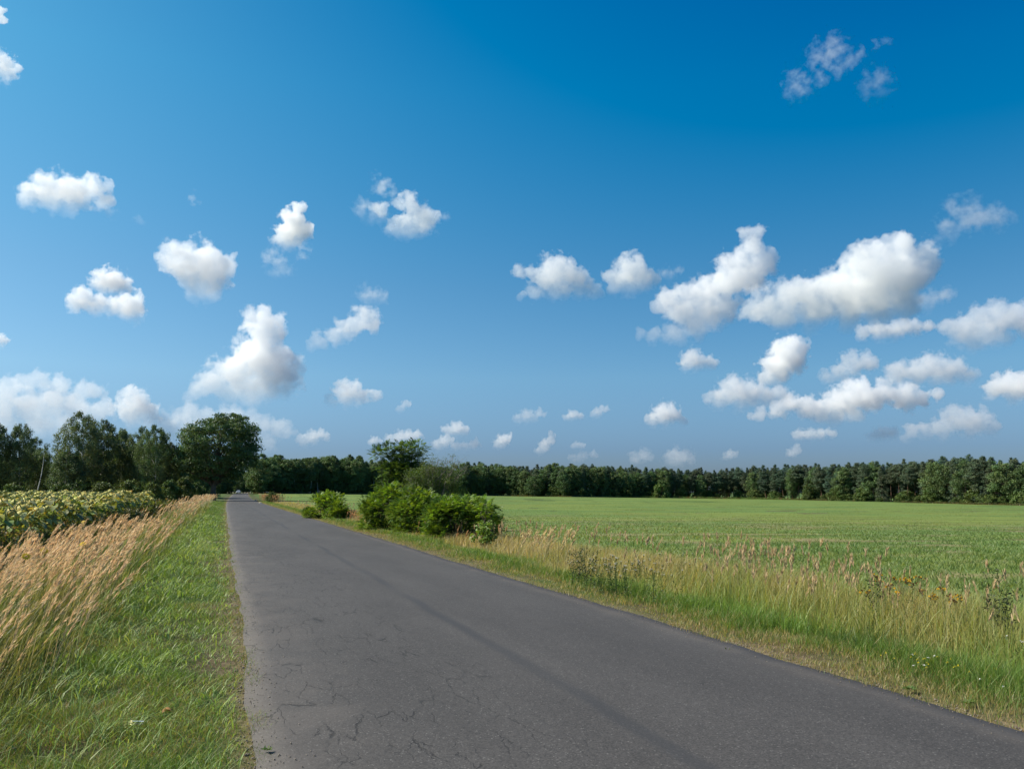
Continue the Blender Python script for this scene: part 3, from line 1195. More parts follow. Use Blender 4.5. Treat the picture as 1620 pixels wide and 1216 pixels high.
def row(offset, step, dtop, kinds, group, label, skip=None, names=None):
    px = 403.
    i = 0
    while px < 1700:
        t = np.interp(px, front_px, front_t) + offset + random.uniform(-2.5, 2.5)
        k = kinds(px)
        if not (skip and skip(px)):
            ty = np.interp(px, top_px, top_py) + dtop + random.uniform(-3, 6)
            h = top_h(px, ty, t)
            nm, pro, base = {'pine': ('pine_tree', PINE, 17.3), 'low': ('pine_tree', LOWPINE, 15.3), 'birch': ('birch_tree', TALL_BIRCH, 16.3), 'broad': ('broadleaf_tree', BROAD, 14.4)}[k]
            lab = {'pine': 'dark pine in the long far wood behind the crop field',
                   'low': 'dark pine with branches to the ground at the edge of the far wood',
                   'birch': 'slender pale trunked birch in the far wood beyond the field',
                   'broad': 'rounded green broadleaf tree in the far wood beyond the field'}[k]
            grp = {'pine': 'pines of the far wood', 'low': 'low branched pines of the far wood', 'birch': 'birches of the far wood', 'broad': 'broadleaf trees of the far wood'}[k]
            s = h / base
            sw = s * random.uniform(.75, 1.3)
            put_tree(nm, random.choice(pro), px, t, lab, 'tree', grp, (sw, sw, s))
        px += step * FPX / t * random.uniform(.7, 1.3) * (1 + .0 * i)
        i += 1


def kind_at(px):
    r = random.random()
    if px < 440:
        return 'broad'
    if px < 640:
        return 'birch' if r < .72 else 'broad'
    if px < 800:
        return 'birch' if r < .35 else ('broad' if r < .75 else 'pine')
    if px < 1000:
        return 'broad' if r < .72 else 'pine'
    if px < 1180:
        return 'broad' if r < .4 else 'pine'
    return 'pine' if r < .62 else ('low' if r < .82 else 'broad')


row(0, 3.4, 3, kind_at, '', '')
row(6, 3.4, 0, lambda p: 'broad' if p < 560 and random.random() < .5 else ('birch' if p < 640 else ('pine' if random.random() < (.45 if p < 1000 else .85) else 'broad')), '', '')
row(12, 3.6, 1, lambda p: 'broad' if p < 720 else 'pine', '', '')
row(18, 5.0, 12, lambda p: 'broad' if random.random() < .8 else 'low', '', '')
# understorey in front of the wood
for i in range(150):
    px = random.uniform(440, 1680)
    t = np.interp(px, front_px, front_t) - 3.5 + random.uniform(-1, 2.5)
    s = random.uniform(.8, 1.9)
    put_tree('shrub', SHRUB[i % 3], px, t, 'low green shrub along the front of the far wood', 'shrub', 'shrubs along the far wood', (s, s, s * random.uniform(.8, 1.3)))
# named lookers-out
for px, ty, dt, s, lab, pr, base, nm in (
        (410, 724, -8, 1.15, 'broad pale green tree ending the far wood right of the road', BROAD[1], 14.4, 'broadleaf_tree'),
        (432, 733, -6, 1.0, 'bushy tree second from the road end of the far wood', BROAD[2], 14.4, 'broadleaf_tree'),
        (846, 748, -8, .95, 'lighter green bushy tree where the far wood juts into the field', BROAD[3], 14.4, 'broadleaf_tree'),
        (893, 744, -6, .9, 'broad green tree on the jutting wood corner above the seedheads', BROAD[0], 14.4, 'broadleaf_tree'),
        (1047, 758, -8, .75, 'yellowish green small tree in front of the far wood centre', SHRUB[0], 2.75, 'shrub_tree'),
        (993, 763, -8, .7, 'small brownish green tree left of the yellowish one', SHRUB[1], 2.75, 'shrub_tree'),
        (1278, 764, -7, .5, 'small yellow green tree before the dark pines right of centre', SHRUB[2], 2.75, 'shrub_tree')):
    t = np.interp(px, front_px, front_t) + dt
    h = top_h(px, ty, t)
    sw = s if base > 5 else h / 2.75 * s
    put_tree(nm, pr, px, t, lab, 'tree', None, (sw, sw, h / base))
# low bright scrub strip in front of the wood
g = Geo()
for i in range(230):
    px = random.uniform(955, 1260)
    t = np.interp(px, front_px, front_t) - 10 + random.uniform(-3, 2)
    p = at(px, 790, t)
    p[2] = float(terrain(p[0], p[1])) + .35
    clump(g, p, random.uniform(.7, 1.2), 40, .26, .18, (.085, .15, .03) if random.random() < .7 else (.15, .12, .05))
tag(g.obj('scrub', M_TREE), 'low bright green scrub strip before the centre of the far wood', 'scrub', kind='stuff')
# dry grass fringe at the field's far edge
g = Geo()
n = 9000
px = RNG.uniform(400, 1640, n)
t = np.interp(px, front_px, front_t) - RNG.uniform(4, 9, n)
u = (px - 810) / FPX / (_cp - (608 - 790) / FPX * _sp)
X = FH[0] * t + RH[0] * u * t
Y = FH[1] * t + RH[1] * u * t
k = (fbm(px / 40., px * 0, 81) > .42) & (np.abs(X - road_x(Y)) > HALF + .3)
X, Y = X[k], Y[k]
n = len(X)
h = RNG.uniform(.4, .9, n)
blades(g, pts(X, Y), h, np.full(n, .2), RNG.normal(0, .15, (n, 2)), RNG.normal(0, .4, n) - YAW, jitter_col(lerp(np.array([.2, .15, .08]), np.array([.12, .13, .05]), RNG.random(n)), n), 2)
tag(g.obj('fringe_grass', M_GRASS), 'brownish dry grass fringe where the crop field meets the wood', 'grass', kind='stuff')
print('trees done')

# ------------------------------------------------------------------ sunflowers
def sunflower_mesh(seed, detail=True):
    rs = np.random.default_rng(seed)
    H = 1.30 + rs.uniform(-.12, .14)
    gs, gl, gh = Geo(), Geo(), Geo()
    z = np.linspace(0, H, 6)
    p = np.stack([.03 * np.sin(z * 2 + seed), .03 * np.cos(z * 1.7 + seed), z], 1)
    # hooked top
    ang = 1.35 + rs.normal(0, .5)
    hd = np.array([math.cos(ang), math.sin(ang), 0])
    top = p[-1]
    hook = np.array([top + hd * .05 + [0, 0, .05], top + hd * .12 + [0, 0, .05], top + hd * .17 + [0, 0, -.01]])
    tube(gs, np.concatenate([p, hook]), np.array([.016, .015, .014, .013, .012, .011, .011, .010, .012]), (.14, .19, .06), 6)
    nl = 15
    for i in range(nl):
        t = .22 + .78 * i / nl
        zc = H * t
        a = i * 2.4 + seed
        d = np.array([math.cos(a), math.sin(a), 0])
        st = np.array([np.interp(zc, z, p[:, 0]), np.interp(zc, z, p[:, 1]), zc])
        L = (.27 - .10 * abs(t - .6)) * rs.uniform(.8, 1.15)
        pe = .08 + .09 * (1 - t)
        e = st + d * pe + np.array([0, 0, .035])
        tube(gs, np.array([st, (st + e) / 2 + [0, 0, .015], e]), (.005, .0045, .004), (.16, .2, .07), 4)
        # heart-shaped blade: strip of 5 stations, drooping, folded on midrib
        W = L * .85
        side = np.array([-d[1], d[0], 0])
        stn = [(0, .62), (.2, 1.0), (.45, .92), (.72, .55), (1, .02)]
        rows = []
        for f, w in stn:
            c = e + d * L * f * .9 + np.array([0, 0, -.55 * L * f ** 1.8])
            up = np.array([0, 0, .14 * W * w]) - d * .0
            rows += [c - side * W * .5 * w + up, c, c + side * W * .5 * w + up]
        q = []
        for k in range(len(stn) - 1):
            q += [[3 * k, 3 * k + 1, 3 * k + 4, 3 * k + 3], [3 * k + 1, 3 * k + 2, 3 * k + 5, 3 * k + 4]]
        base = np.array([.21, .27, .09]) * rs.uniform(.75, 1.3) if rs.random() < .7 else np.array([.40, .38, .10])
        gl.add(np.array(rows), q, None, base * np.array([rs.uniform(.85, 1.25), 1, rs.uniform(.8, 1.4)]))
    # drooping head: shallow bowl, back facing up
    c = hook[-1] + np.array([0, 0, -.015])
    nv = unit(hd * .75 + np.array([0, 0, -.65]))
    s1 = unit(np.cross(nv, [0, 0, 1.]))
    s2 = np.cross(nv, s1)
    Rr = rs.uniform(.085, .12)
    n = 14
    a = np.arange(n) / n * 6.283

    def ring(r, off):
        return c + (np.cos(a)[:, None] * s1 + np.sin(a)[:, None] * s2) * r + nv * off
    vs = np.concatenate([[c - nv * .012], ring(Rr * .45, -.006), ring(Rr * .92, .015), ring(Rr, .035), ring(Rr * .9, .045), [c + nv * .036]])
    q, t = [], []
    for j in range(n):
        k = (j + 1) % n
        t.append([0, 1 + j, 1 + k])
        for r_ in range(3):
            q.append([1 + r_ * n + j, 1 + (r_ + 1) * n + j, 1 + (r_ + 1) * n + k, 1 + r_ * n + k])
        t.append([1 + 3 * n + j, 1 + 4 * n, 1 + 3 * n + k])
    colr = np.concatenate([np.tile([.55, .50, .12], (1 + 2 * n, 1)), np.tile([.50, .46, .10], (n, 1)), np.tile([.12, .07, .025], (n + 1, 1))])
    gh.add(vs, q, t, colr)
    # bracts and withered petals around the rim
    m = 26
    aa = rs.uniform(0, 6.28, m)
    rim = c + (np.cos(aa)[:, None] * s1 + np.sin(aa)[:, None] * s2) * Rr * .95 + nv * .028
    dd = unit((np.cos(aa)[:, None] * s1 + np.sin(aa)[:, None] * s2) * .8 + nv * rs.uniform(-.3, .9, (m, 1)))
    pc = np.where(rs.random((m, 1)) < .45, [[.62, .40, .03]], [[.28, .32, .08]])
    leaves(gh, rim, dd, np.tile(-nv, (m, 1)), .055, .022, pc)
    return gs.mesh('sunflower_stalk', M_SUNF, True), gl.mesh('sunflower_leaves', M_SUNF), gh.mesh('sunflower_head', M_SUNF)


SUNF = [sunflower_mesh(i + 1) for i in range(8)]
SF_TOP = 1.37


def sun_spots():
    out = []
    for r_ in range(34):
        s = -HALF - 4.0 - r_ * .55
        y = 9.0
        while y < 64:
            out.append((s + random.gauss(0, .09), y + random.gauss(0, .1)))
            y += .33
    res = []
    for s, y in out:
        x = s + float(road_x(y))
        px, py, dep = to_px(x, y, 1.2)
        if px < -90 or px > 255 or dep < 5:
            continue
        endy = 50 + 3 * math.sin(s * 2.1)
        if y > endy:
            continue
        res.append((dep, x, y, s))
    res.sort()
    return res


spots = sun_spots()
# how visible: outermost rows towards the road and nearest first
def front_score(e):
    dep, x, y, s = e
    row_i = (-s - HALF - 4.0) / .55
    return row_i * 3.2 + dep * .55


spots.sort(key=front_score)
print('sunflowers', len(spots))
heads_far = Geo()
for i, (dep, x, y, s) in enumerate(spots):
    hgt = (1.0 + .13 * (fbm(np.array([x * .25]), np.array([y * .25]), 91)[0] - .5) * 2 + random.gauss(0, .035))
    hgt *= np.interp(dep, [8, 16, 30, 50], [.86, .93, 1.0, 1.04])
    z = float(terrain(x, y))
    rz = random.gauss(0, .5)
    if i < 300:
        o = empty('sunflower', (x, y, z), rz, hgt)
        for nm, me in zip(('stalk', 'foliage', 'flower_head'), SUNF[i % 8]):
            c = bpy.data.objects.new(nm, me)
            COL.objects.link(c)
            c.parent = o
        tag(o, 'sunflower with drooping yellow green head in the field left of the reeds', 'sunflower', 'sunflowers of the left field')
    else:
        break
rest = spots[300:]
if len(rest) > 2600:
    rest = rest[:2600]
# the rest as one mass of joined plants
data = []
for k in range(8):
    parts = []
    for me in SUNF[k]:
        v = np.zeros(len(me.vertices) * 3, np.float32)
        me.vertices.foreach_get('co', v)
        cc = np.zeros(len(me.vertices) * 4, np.float32)
        me.color_attributes['Col'].data.foreach_get('color', cc)
        q = [tuple(p.vertices) for p in me.polygons if len(p.vertices) == 4]
        t = [tuple(p.vertices) for p in me.polygons if len(p.vertices) == 3]
        parts.append((v.reshape(-1, 3), np.array(q, int).reshape(-1, 4), np.array(t, int).reshape(-1, 3), cc.reshape(-1, 4)[:, :3]))
    data.append(parts)
for i, (dep, x, y, s) in enumerate(rest):
    sc = (1.0 + .13 * (fbm(np.array([x * .25]), np.array([y * .25]), 91)[0] - .5) * 2 + random.gauss(0, .035)) * np.interp(dep, [8, 16, 30, 50], [.86, .93, 1.0, 1.04])
    a = random.gauss(0, .5)
    M = np.array([[math.cos(a), -math.sin(a), 0], [math.sin(a), math.cos(a), 0], [0, 0, 1]]) * sc
    b = random.uniform(.85, 1.15)
    for v, q, t, cc in data[i % 8]:
        heads_far.add(v @ M.T + np.array([x, y, float(terrain(x, y))]), q, t, cc * b)
tag(heads_far.obj('sunflower_crop', M_SUNF), 'mass of yellow green sunflowers filling the left field', 'sunflower crop', kind='stuff')

# weeds between sunflowers and reeds (dark green with a few yellow flowers)
g = Geo()
X, Y, S, D = scatter(7, 70, -HALF - 5.2, -HALF - 3.3, 42, 9, 1.0)
for x, y, d in zip(X, Y, D):
    h = random.uniform(.5, .95)
    z = float(terrain(x, y))
    cc = np.array([.075, .095, .03]) * random.uniform(.7, 1.5) if random.random() < .7 else np.array([.16, .11, .05])
    k = int(60 * min(1, 14 / d) + 18)
    f = RNG.random(k)
    p = np.stack([x + RNG.normal(0, .10, k) * (1.3 - f), y + RNG.normal(0, .10, k) * (1.3 - f), z + h * (.15 + .85 * f)], 1)
    leaves(g, p, unit(rnd_dirs(k) + np.array([0, 0, .5])), rnd_dirs(k), .07 * max(1, d / 22), .02 * max(1, d / 18), jitter_col(cc, k))
tag(g.obj('weeds', M_LEAF), 'dark tangled weeds between reeds and sunflowers', 'weeds', kind='stuff')


# ------------------------------------------------------------------ flowers that can be counted
def flower_plant(name, spot, h, kind, label, cat, group, n=3, seed=0):
    rs = np.random.default_rng(seed)
    gs, gf = Geo(), Geo()
    for i in range(n):
        off = rs.normal(0, .035 * n ** .5, 2)
        hh = h * rs.uniform(.75, 1.05)
        tp = np.array([off[0] * 2, off[1] * 2, hh])
        tube(gs, np.array([[off[0] * .3, off[1] * .3, -.03], [off[0], off[1], hh * .5], tp]), (.003, .0026, .002), (.07, .11, .03), 4)
        k = 12
        f = rs.random(k)
        pp = np.stack([off[0] * (.3 + 1.5 * f), off[1] * (.3 + 1.5 * f), hh * f * .9], 1)
        leaves(gs, pp, unit(rnd_dirs(k, rs) * [1, 1, .4] + [0, 0, .3]), rnd_dirs(k, rs), .05, .012, np.tile([.06, .11, .03], (k, 1)))
        if kind == 'umbel':
            m = 10
            r = .017 * rs.uniform(.7, 1.3)
            q = tp + np.concatenate([rs.normal(0, r * .6, (m, 2)), rs.normal(.004, .004, (m, 1))], 1)
            leaves(gf, q, unit(rnd_dirs(m, rs) * [1, 1, .15]), np.tile([0, 0, 1.], (m, 1)), .016, .013, np.tile([.70, .68, .60], (m, 1)), 0)
            for w in q[:5]:
                tube(gs, np.array([tp - [0, 0, .04], w]), .0012, (.08, .12, .04), 3)
        elif kind == 'button':
            for j in range(9):
                q = tp + np.array([rs.normal(0, .03), rs.normal(0, .03), rs.uniform(-.03, .02)])
                col = (.72, .42, .02) if rs.random() < .5 else (.16, .075, .025)
                m = 8
                leaves(gf, q + rnd_dirs(m, rs) * .006, unit(rnd_dirs(m, rs) + [0, 0, .5]), rnd_dirs(m, rs), .016, .014, np.tile(col, (m, 1)), 0)
                tube(gs, np.array([tp - [0, 0, .06], q]), .0014, (.12, .1, .04), 3)
        elif kind == 'daisy':
            m = 12
            aa = np.arange(m) / m * 6.28
            nv = unit(np.array([rs.normal(0, .4), -.7, .8]))
            s1 = unit(np.cross(nv, [1, 0, .1]))
            s2 = np.cross(nv, s1)
            dd = np.cos(aa)[:, None] * s1 + np.sin(aa)[:, None] * s2
            leaves(gf, tp + dd * .008, dd, np.tile(nv, (m, 1)), .045, .018, np.tile([.80, .52, .03], (m, 1)), 0)
            leaves(gf, tp + rnd_dirs(8, rs) * .006, rnd_dirs(8, rs), np.tile(nv, (8, 1)), .014, .014, np.tile([.2, .1, .03], (8, 1)), 0)
        elif kind == 'dark':
            m = 46
            f = rs.random(m)
            q = np.stack([off[0] * (.3 + 1.6 * f) + rs.normal(0, .04, m), off[1] * (.3 + 1.6 * f) + rs.normal(0, .04, m), hh * (.25 + .8 * f)], 1)
            leaves(gf, q, unit(rnd_dirs(m, rs) + [0, 0, .6]), rnd_dirs(m, rs), .055, .015, np.tile([.05, .06, .03], (m, 1)) * rs.uniform(.6, 1.5, (m, 1)))
    x, y = spot
    o = empty(name, (x, y, float(terrain(x, y))))
    gs.obj('stem', M_GRASS, o)
    gf.obj('blossom' if kind != 'dark' else 'foliage', M_PETAL if kind != 'dark' else M_GRASS, o)
    tag(o, label, cat, group)
    return o


def ground_px(px, py, h=0.):
    """forward distance at which pixel (px,py) meets a surface h above the local ground"""
    lo, hi = 3., 400.
    for _ in range(40):
        mid = (lo + hi) / 2
        p = at(px, py, mid)
        if p[2] > float(terrain(p[0], p[1])) + h:
            lo = mid
        else:
            hi = mid
    p = at(px, py, lo)
    return p, lo


# white yarrow, right strip
yar = [(1348, 997), (1355, 1004), (1347, 1010), (1343, 1018), (1330, 1024), (1352, 1012), (1406, 1048), (1484, 1072), (1525, 1072), (1520, 1056), (1208, 995), (1271, 1007), (1240, 980), (1556, 1062), (1593, 1010)]
for i in range(58):
    yar.append((random.gauss(975, 60), random.gauss(886, 8)))
for i in range(16):
    yar.append((random.uniform(820, 1100), random.uniform(855, 900)))
for i, (px, py) in enumerate(yar):
    hh = random.uniform(.30, .42) if i < 15 else random.uniform(.45, .6)
    p, d = ground_px(px, py, hh)
    s = p[0] - float(road_x(p[1])) - HALF
    if s < .5:
        continue
    flower_plant('yarrow', (p[0], p[1]), hh, 'umbel',
                 'white yarrow flowering in the tall grass just beyond the right verge' if i < 15 else 'white yarrow in the brown grass patch right of the big bush',
                 'flower', 'white yarrow near the right verge' if i < 15 else 'white yarrow in the brown grass patch', 2 if i % 3 else 3, i)
# tansy
for px, py, n, lab in ((1413, 915, 7, 'bushiest tansy with yellow and brown buttons in the right grass'),
                       (1405, 930, 3, 'small tansy at the foot of the bushiest tansy'),
                       (1442, 926, 3, 'thin tansy just right of the bushiest tansy'),
                       (1495, 928, 2, 'brown faded tansy between the bushiest tansy and the right edge'),
                       (1517, 933, 2, 'half yellow tansy nearest the dark thistle')):
    p, d = ground_px(px, py, .6)
    flower_plant('tansy', (p[0], p[1]), .62, 'button', lab, 'flower', 'tansy in the right grass', n, px)
for px, py, h, n, lab in ((1588, 908, .85, 4, 'dark spiky thistle near the right picture edge'), (1580, 935, .6, 3, 'short dark weed in front of the spiky thistle'),
                          (1380, 908, .7, 3, 'dark weed left of the bushiest tansy'), (928, 862, .75, 4, 'dark upright weed among the white yarrow'),
                          (915, 870, .6, 3, 'small dark weed left of the upright one among the yarrow')):
    p, d = ground_px(px, py, h)
    flower_plant('weed', (p[0], p[1]), h, 'dark', lab, 'weed', None, n, px)
for px, py, lab in ((78, 858, 'yellow flower left of the others above the left reeds'), (131, 850, 'yellow flower between two reed clumps on the left'),
                    (24, 868, 'yellow flower nearest the left picture edge'), (130, 815, 'orange yellow flower against the sunflower leaves')):
    p, d = ground_px(px, py, .95)
    flower_plant('yellow_flower', (p[0], p[1]), .95, 'daisy', lab, 'flower', 'yellow flowers behind the left reeds', 1, px)
g = Geo()
for i in range(70):
    px, py = random.uniform(1280, 1600), random.uniform(1030, 1090)
    p, d = ground_px(px, py, .15)
    if p[0] - float(road_x(p[1])) - HALF < .4:
        continue
    m = 5
    leaves(g, p + rnd_dirs(m) * .006, unit(rnd_dirs(m) * [1, 1, .3]), np.tile([0, 0, 1.], (m, 1)), .014, .012, np.tile([.7, .55, .03] if i % 3 else [.7, .7, .62], (m, 1)), 0)
    tube(g, np.array([p - [0, 0, .16], p]), .0015, (.07, .11, .03), 3)
tag(g.obj('tiny_flowers', M_PETAL), 'tiny yellow and white flowers dotting the right verge grass', 'flowers', kind='stuff')


# ------------------------------------------------------------------ pinnate-leaved bushes
def fronds(g, P, d, L, npair, ll, lw, col, droop=.35):
    """compound leaves: P base (N,3), d direction (N,3), L length"""
    n = len(P)
    side = unit(np.cross(d, np.array([0, 0, 1.]) + rnd_dirs(n) * .25))
    up = unit(np.cross(side, d))
    for k in range(npair + 1):
        f = (k + 1.) / (npair + 1)
        c = P + d * (L * f)[:, None] - np.array([0, 0, 1.]) * (droop * L * f ** 2)[:, None]
        szf = math.sin(math.pi * (.18 + .74 * f)) * .6 + .5
        if k == npair:
            leaves(g, c, unit(d - [0, 0, droop]), up, ll * szf, lw * szf, jitter_col(col, n, .15, .08))
        else:
            for sg in (-1, 1):
                dd = unit(side * sg * .9 + d * .45 - np.array([0, 0, .25]) + rnd_dirs(n) * .15)
                leaves(g, c, dd, up + rnd_dirs(n) * .25, ll * szf * RNG.uniform(.8, 1.2, n), lw * szf, jitter_col(col, n, .15, .08))
    # rachis
    e = P + d * L[:, None] - np.array([0, 0, 1.]) * (droop * L)[:, None]
    mid = P + d * (L * .5)[:, None] - np.array([0, 0, 1.]) * (droop * L * .25)[:, None]
    w = side * .003
    v = np.stack([P - w, P + w, mid + w, mid - w, e + w * .5, e - w * .5], 1).reshape(-1, 3)
    b = (np.arange(n) * 6)[:, None]
    q = np.concatenate([b + [[0, 1, 2, 3]], b + [[3, 2, 4, 5]]])
    g.add(v, q, None, np.repeat(col * np.array([1.2, 1, .8]), 6, 0))


def bush(name, center, stems, label, cat='bush', group=None, col=(.125, .215, .030), fl=.26, npair=5, ll=.075, lw=.032, dens=1.0, seed=0, loc_t=None):
    """stems: list of (dx along view-right, dz height, dy depth, spread radius, n fronds)"""
    gt, gl = Geo(), Geo()
    base = np.array([center[0], center[1], float(terrain(center[0], center[1]))])
    for (dx, dy, hz, rad, nf) in stems:
        tip = np.array([RH[0] * dx + FH[0] * dy, RH[1] * dx + FH[1] * dy, hz])
        root = tip * np.array([.45, .45, 0]) + np.array([RNG.normal(0, .08), RNG.normal(0, .08), -.05])
        limb_to(gt, root, tip, .028 + .006 * hz, .008, (.5, .5, .5), .02, 6, 5)
        nf = int(nf * dens)
        for j in range(6):
            f = RNG.uniform(.35, 1)
            a0 = root + (tip - root) * f
            limb_to(gt, a0, a0 + rnd_dirs(1)[0] * rad * .8 + np.array([0, 0, rad * .25]), .009, .003, (.5, .5, .5), .03, 4, 4)
        dv = rnd_dirs(nf)
        dv[:, 2] = dv[:, 2] * .8 + .12
        rr = RNG.random(nf) ** .42
        P = tip + np.array([0, 0, -rad * .45]) + dv * rr[:, None] * np.array([rad, rad, rad * .95])
        P[:, 2] = np.maximum(P[:, 2], .06)
        dd = unit(dv * .8 + rnd_dirs(nf) * .5 + np.array([0, 0, .35]))
        cc = np.asarray(col) * RNG.uniform(.8, 1.25)
        fronds(gl, P, dd, fl * RNG.uniform(.7, 1.25, nf), npair, ll, lw, jitter_col(cc, nf, .28, .14))
    o = empty(name, base)
    gt.obj('stem', M_BARK, o, True)
    gl.obj('foliage', M_LEAF, o)
    tag(o, label, cat, group)
    return o


def stems_ellipse(w, dpt, h0, h1, n, nf, rad=.55):
    out = []
    for i in range(n):
        a = RNG.uniform(0, 6.28)
        q = RNG.random() ** .5
        dx, dy = math.cos(a) * q * w, math.sin(a) * q * dpt
        out.append((dx, dy, h0 + (h1 - h0) * (1 - q ** 2) * RNG.uniform(.75, 1.1) + .1, rad * RNG.uniform(.75, 1.2), nf))
    # low skirts
    for i in range(n // 2):
        a = RNG.uniform(0, 6.28)
        out.append((math.cos(a) * w * .9, math.sin(a) * dpt * .9, .45, rad * .8, int(nf * .8)))
    return out


c1 = at(516, 800, 52)
bush('bush', c1, stems_ellipse(1.15, 1.0, .7, 1.45, 14, 95, .5) , 'compact bright green bush standing alone left of the big bush group', 'bush', 'bright bushes on the right verge', ll=.085, lw=.04)
c1b = at(533, 800, 50)
bush('bush', c1b, stems_ellipse(.55, .5, .5, .95, 7, 80, .4), 'small low bush attached to the right side of the compact lone bush', 'bush', 'bright bushes on the right verge', ll=.085, lw=.04)
BC = (.115, .205, .030)
c2 = at(618, 815, 36)
bush('bush', c2, stems_ellipse(1.12, .9, .9, 1.78, 21, 105, .5), 'leftmost rounded bush of the big bush group by the road', 'bush', 'bright bushes on the right verge', BC)
c3 = at(668, 820, 33)
bush('bush', c3, stems_ellipse(1.2, .9, .8, 1.62, 22, 105, .48), 'middle bush of the big group, in front of the bare arching branches', 'bush', 'bright bushes on the right verge', BC)
c4 = at(727, 828, 29.5)
bush('bush', c4, stems_ellipse(1.1, .8, .7, 1.5, 21, 115, .45), 'rightmost large bush of the big group with outstretched fronds', 'bush', 'bright bushes on the right verge', BC)
# outstretched shoots on the right end
c5 = at(764, 832, 28.2)
bush('leafy_shoot', c5, [(.15, 0, 1.35, .26, 26), (.32, 0, 1.1, .25, 26), (.0, 0, 1.2, .28, 30), (.38, 0, .8, .25, 24), (.22, .1, .6, .3, 30)], 'spiky leafy shoots reaching right from the big bush group', 'shoot', None, BC, fl=.3, ll=.10, lw=.035)
# small lighter shrub with broad leaves in front
c6 = at(765, 850, 25.2)
gt, gl = Geo(), Geo()
for i in range(8):
    tip = np.array([RNG.normal(0, .2), RNG.normal(0, .2), RNG.uniform(.35, .85)])
    limb_to(gt, np.array([0, 0, -.03]), tip, .014, .004, (.5, .5, .5), .03, 5, 5)
for i in range(17):
    a = RNG.uniform(0, 6.28)
    q = RNG.random() ** .5 * .3
    z = RNG.uniform(.18, .85)
    clump(gl, np.array([math.cos(a) * q, math.sin(a) * q, z]), .17, 40, .10, .065, (.15, .24, .045), up=.9)
o = empty('small_shrub', (c6[0], c6[1], float(terrain(c6[0], c6[1]))))
gt.obj('stem', M_BARK, o, True)
gl.obj('foliage', M_LEAF, o)
tag(o, 'small pale green broad leaved shrub in front of the big bush group', 'shrub')

# tall feathery sapling rising out of the group
c7 = at(628, 815, 38)
bush('sapling', c7, [(.25, 0, 3.75, .55, 120), (.8, .1, 3.85, .45, 90), (-.45, 0, 3.75, .5, 90), (-.9, 0, 3.6, .35, 45), (.05, 0, 3.3, .7, 150), (-.2, 0, 3.0, .7, 150), (.6, 0, 3.1, .6, 120), (.1, 0, 2.6, .75, 160), (.9, 0, 2.8, .5, 90), (.9, .2, 3.4, .45, 45),
                      (-.3, .1, 2.9, .6, 70), (.5, 0, 2.7, .6, 75), (0, .2, 2.2, .65, 80), (.8, .2, 2.3, .55, 60), (-.55, .1, 2.25, .5, 55), (.3, .2, 1.8, .6, 60)],
     'tall sapling with feathery dark leaves rising above the big bush group', 'sapling', None, (.066, .125, .030), fl=.34, npair=6, ll=.10, lw=.036)
# olive shrub with bare arching branches
c8 = at(690, 818, 35)
gt, gl = Geo(), Geo()
tips = []
for i in range(34):
    dx = RNG.uniform(-1.2, 1.35)
    z = 2.2 + .95 * math.exp(-((dx - .2) / .9) ** 2) * RNG.uniform(.6, 1.12) + (.35 if dx > .7 else 0)
    tip = np.array([RH[0] * dx, RH[1] * dx, z]) + np.array([FH[0], FH[1], 0]) * RNG.normal(0, .35)
    root = np.array([RNG.normal(0, .12) - RH[0] * .3, RNG.normal(0, .12), -.05])
    limb_to(gt, root, tip, .022, .004, (.5, .5, .5), .12, 8, 5)
    for j in range(9):
        f = RNG.uniform(.5, 1)
        a0 = root + (tip - root) * f + np.array([0, 0, np.linalg.norm(tip - root) * .12 * math.sin(f * 3.14)])
        b0 = a0 + rnd_dirs(1)[0] * RNG.uniform(.2, .45) + np.array([0, 0, .12])
        limb_to(gt, a0, b0, .006, .002, (.5, .5, .5), .05, 4, 3)
        tips.append((b0, dx))
for (b0, dx) in tips:
    k = 26 if dx < .55 else 8
    if b0[2] < 2.3:
        k = 55
    clump(gl, b0, .2, k, .055, .024, (.085, .130, .035))
for i in range(95):
    dx = RNG.uniform(-1.2, 1.1)
    z = RNG.uniform(1.0, 2.6)
    clump(gl, np.array([RH[0] * dx, RH[1] * dx, z]) + np.array([FH[0], FH[1], 0]) * RNG.normal(0, .4), .3, 70, .06, .028, (.075, .130, .03))
o = empty('bare_branched_shrub', (c8[0], c8[1], float(terrain(c8[0], c8[1]))))
gt.obj('branches', simple_mat('grey_twig', (.17, .14, .11), .85, noise=.3), o, True)
gl.obj('foliage', M_LEAF, o)
tag(o, 'olive shrub with bare grey arching branches behind the big bush group', 'shrub')

# dark little bush in the maple's shadow
c9 = at(430, 790, 148)
o = put_tree('shrub', SHRUB[1], 430, 140, 'dark lone bush by the right verge in the shadow of the maple', 'shrub', None, (.5, .5, .68))
# warm dry bushes of seedheads by the road far off: reed patches
g = Geo()
PX = np.concatenate([RNG.normal(420, 14, 700), RNG.uniform(560, 800, 160), RNG.normal(535, 30, 500)])
TT = np.concatenate([RNG.normal(160, 20, 700), RNG.uniform(27, 34, 160), RNG.normal(50, 4, 500)])
P = np.array([at(a, 790, b) for a, b in zip(PX, TT)])
s_ = P[:, 0] - road_x(P[:, 1]) - HALF
k = (s_ > 1.6) & (s_ < 5.5)
X, Y = P[k, 0], P[k, 1]
n = len(X)
hh = RNG.uniform(.5, 1.0, n) * np.where(Y > 100, 1.3, .7)
plumes(g, X, Y, np.hypot(X, Y), hh, np.stack([hh * RNG.normal(.15, .12, n), hh * RNG.normal(0, .1, n)], 1), np.array([.46, .27, .13]), .25, 24)
tag(g.obj('rust_grass', M_STRAW), 'rusty dry grass patches along the far right verge', 'grass', kind='stuff')

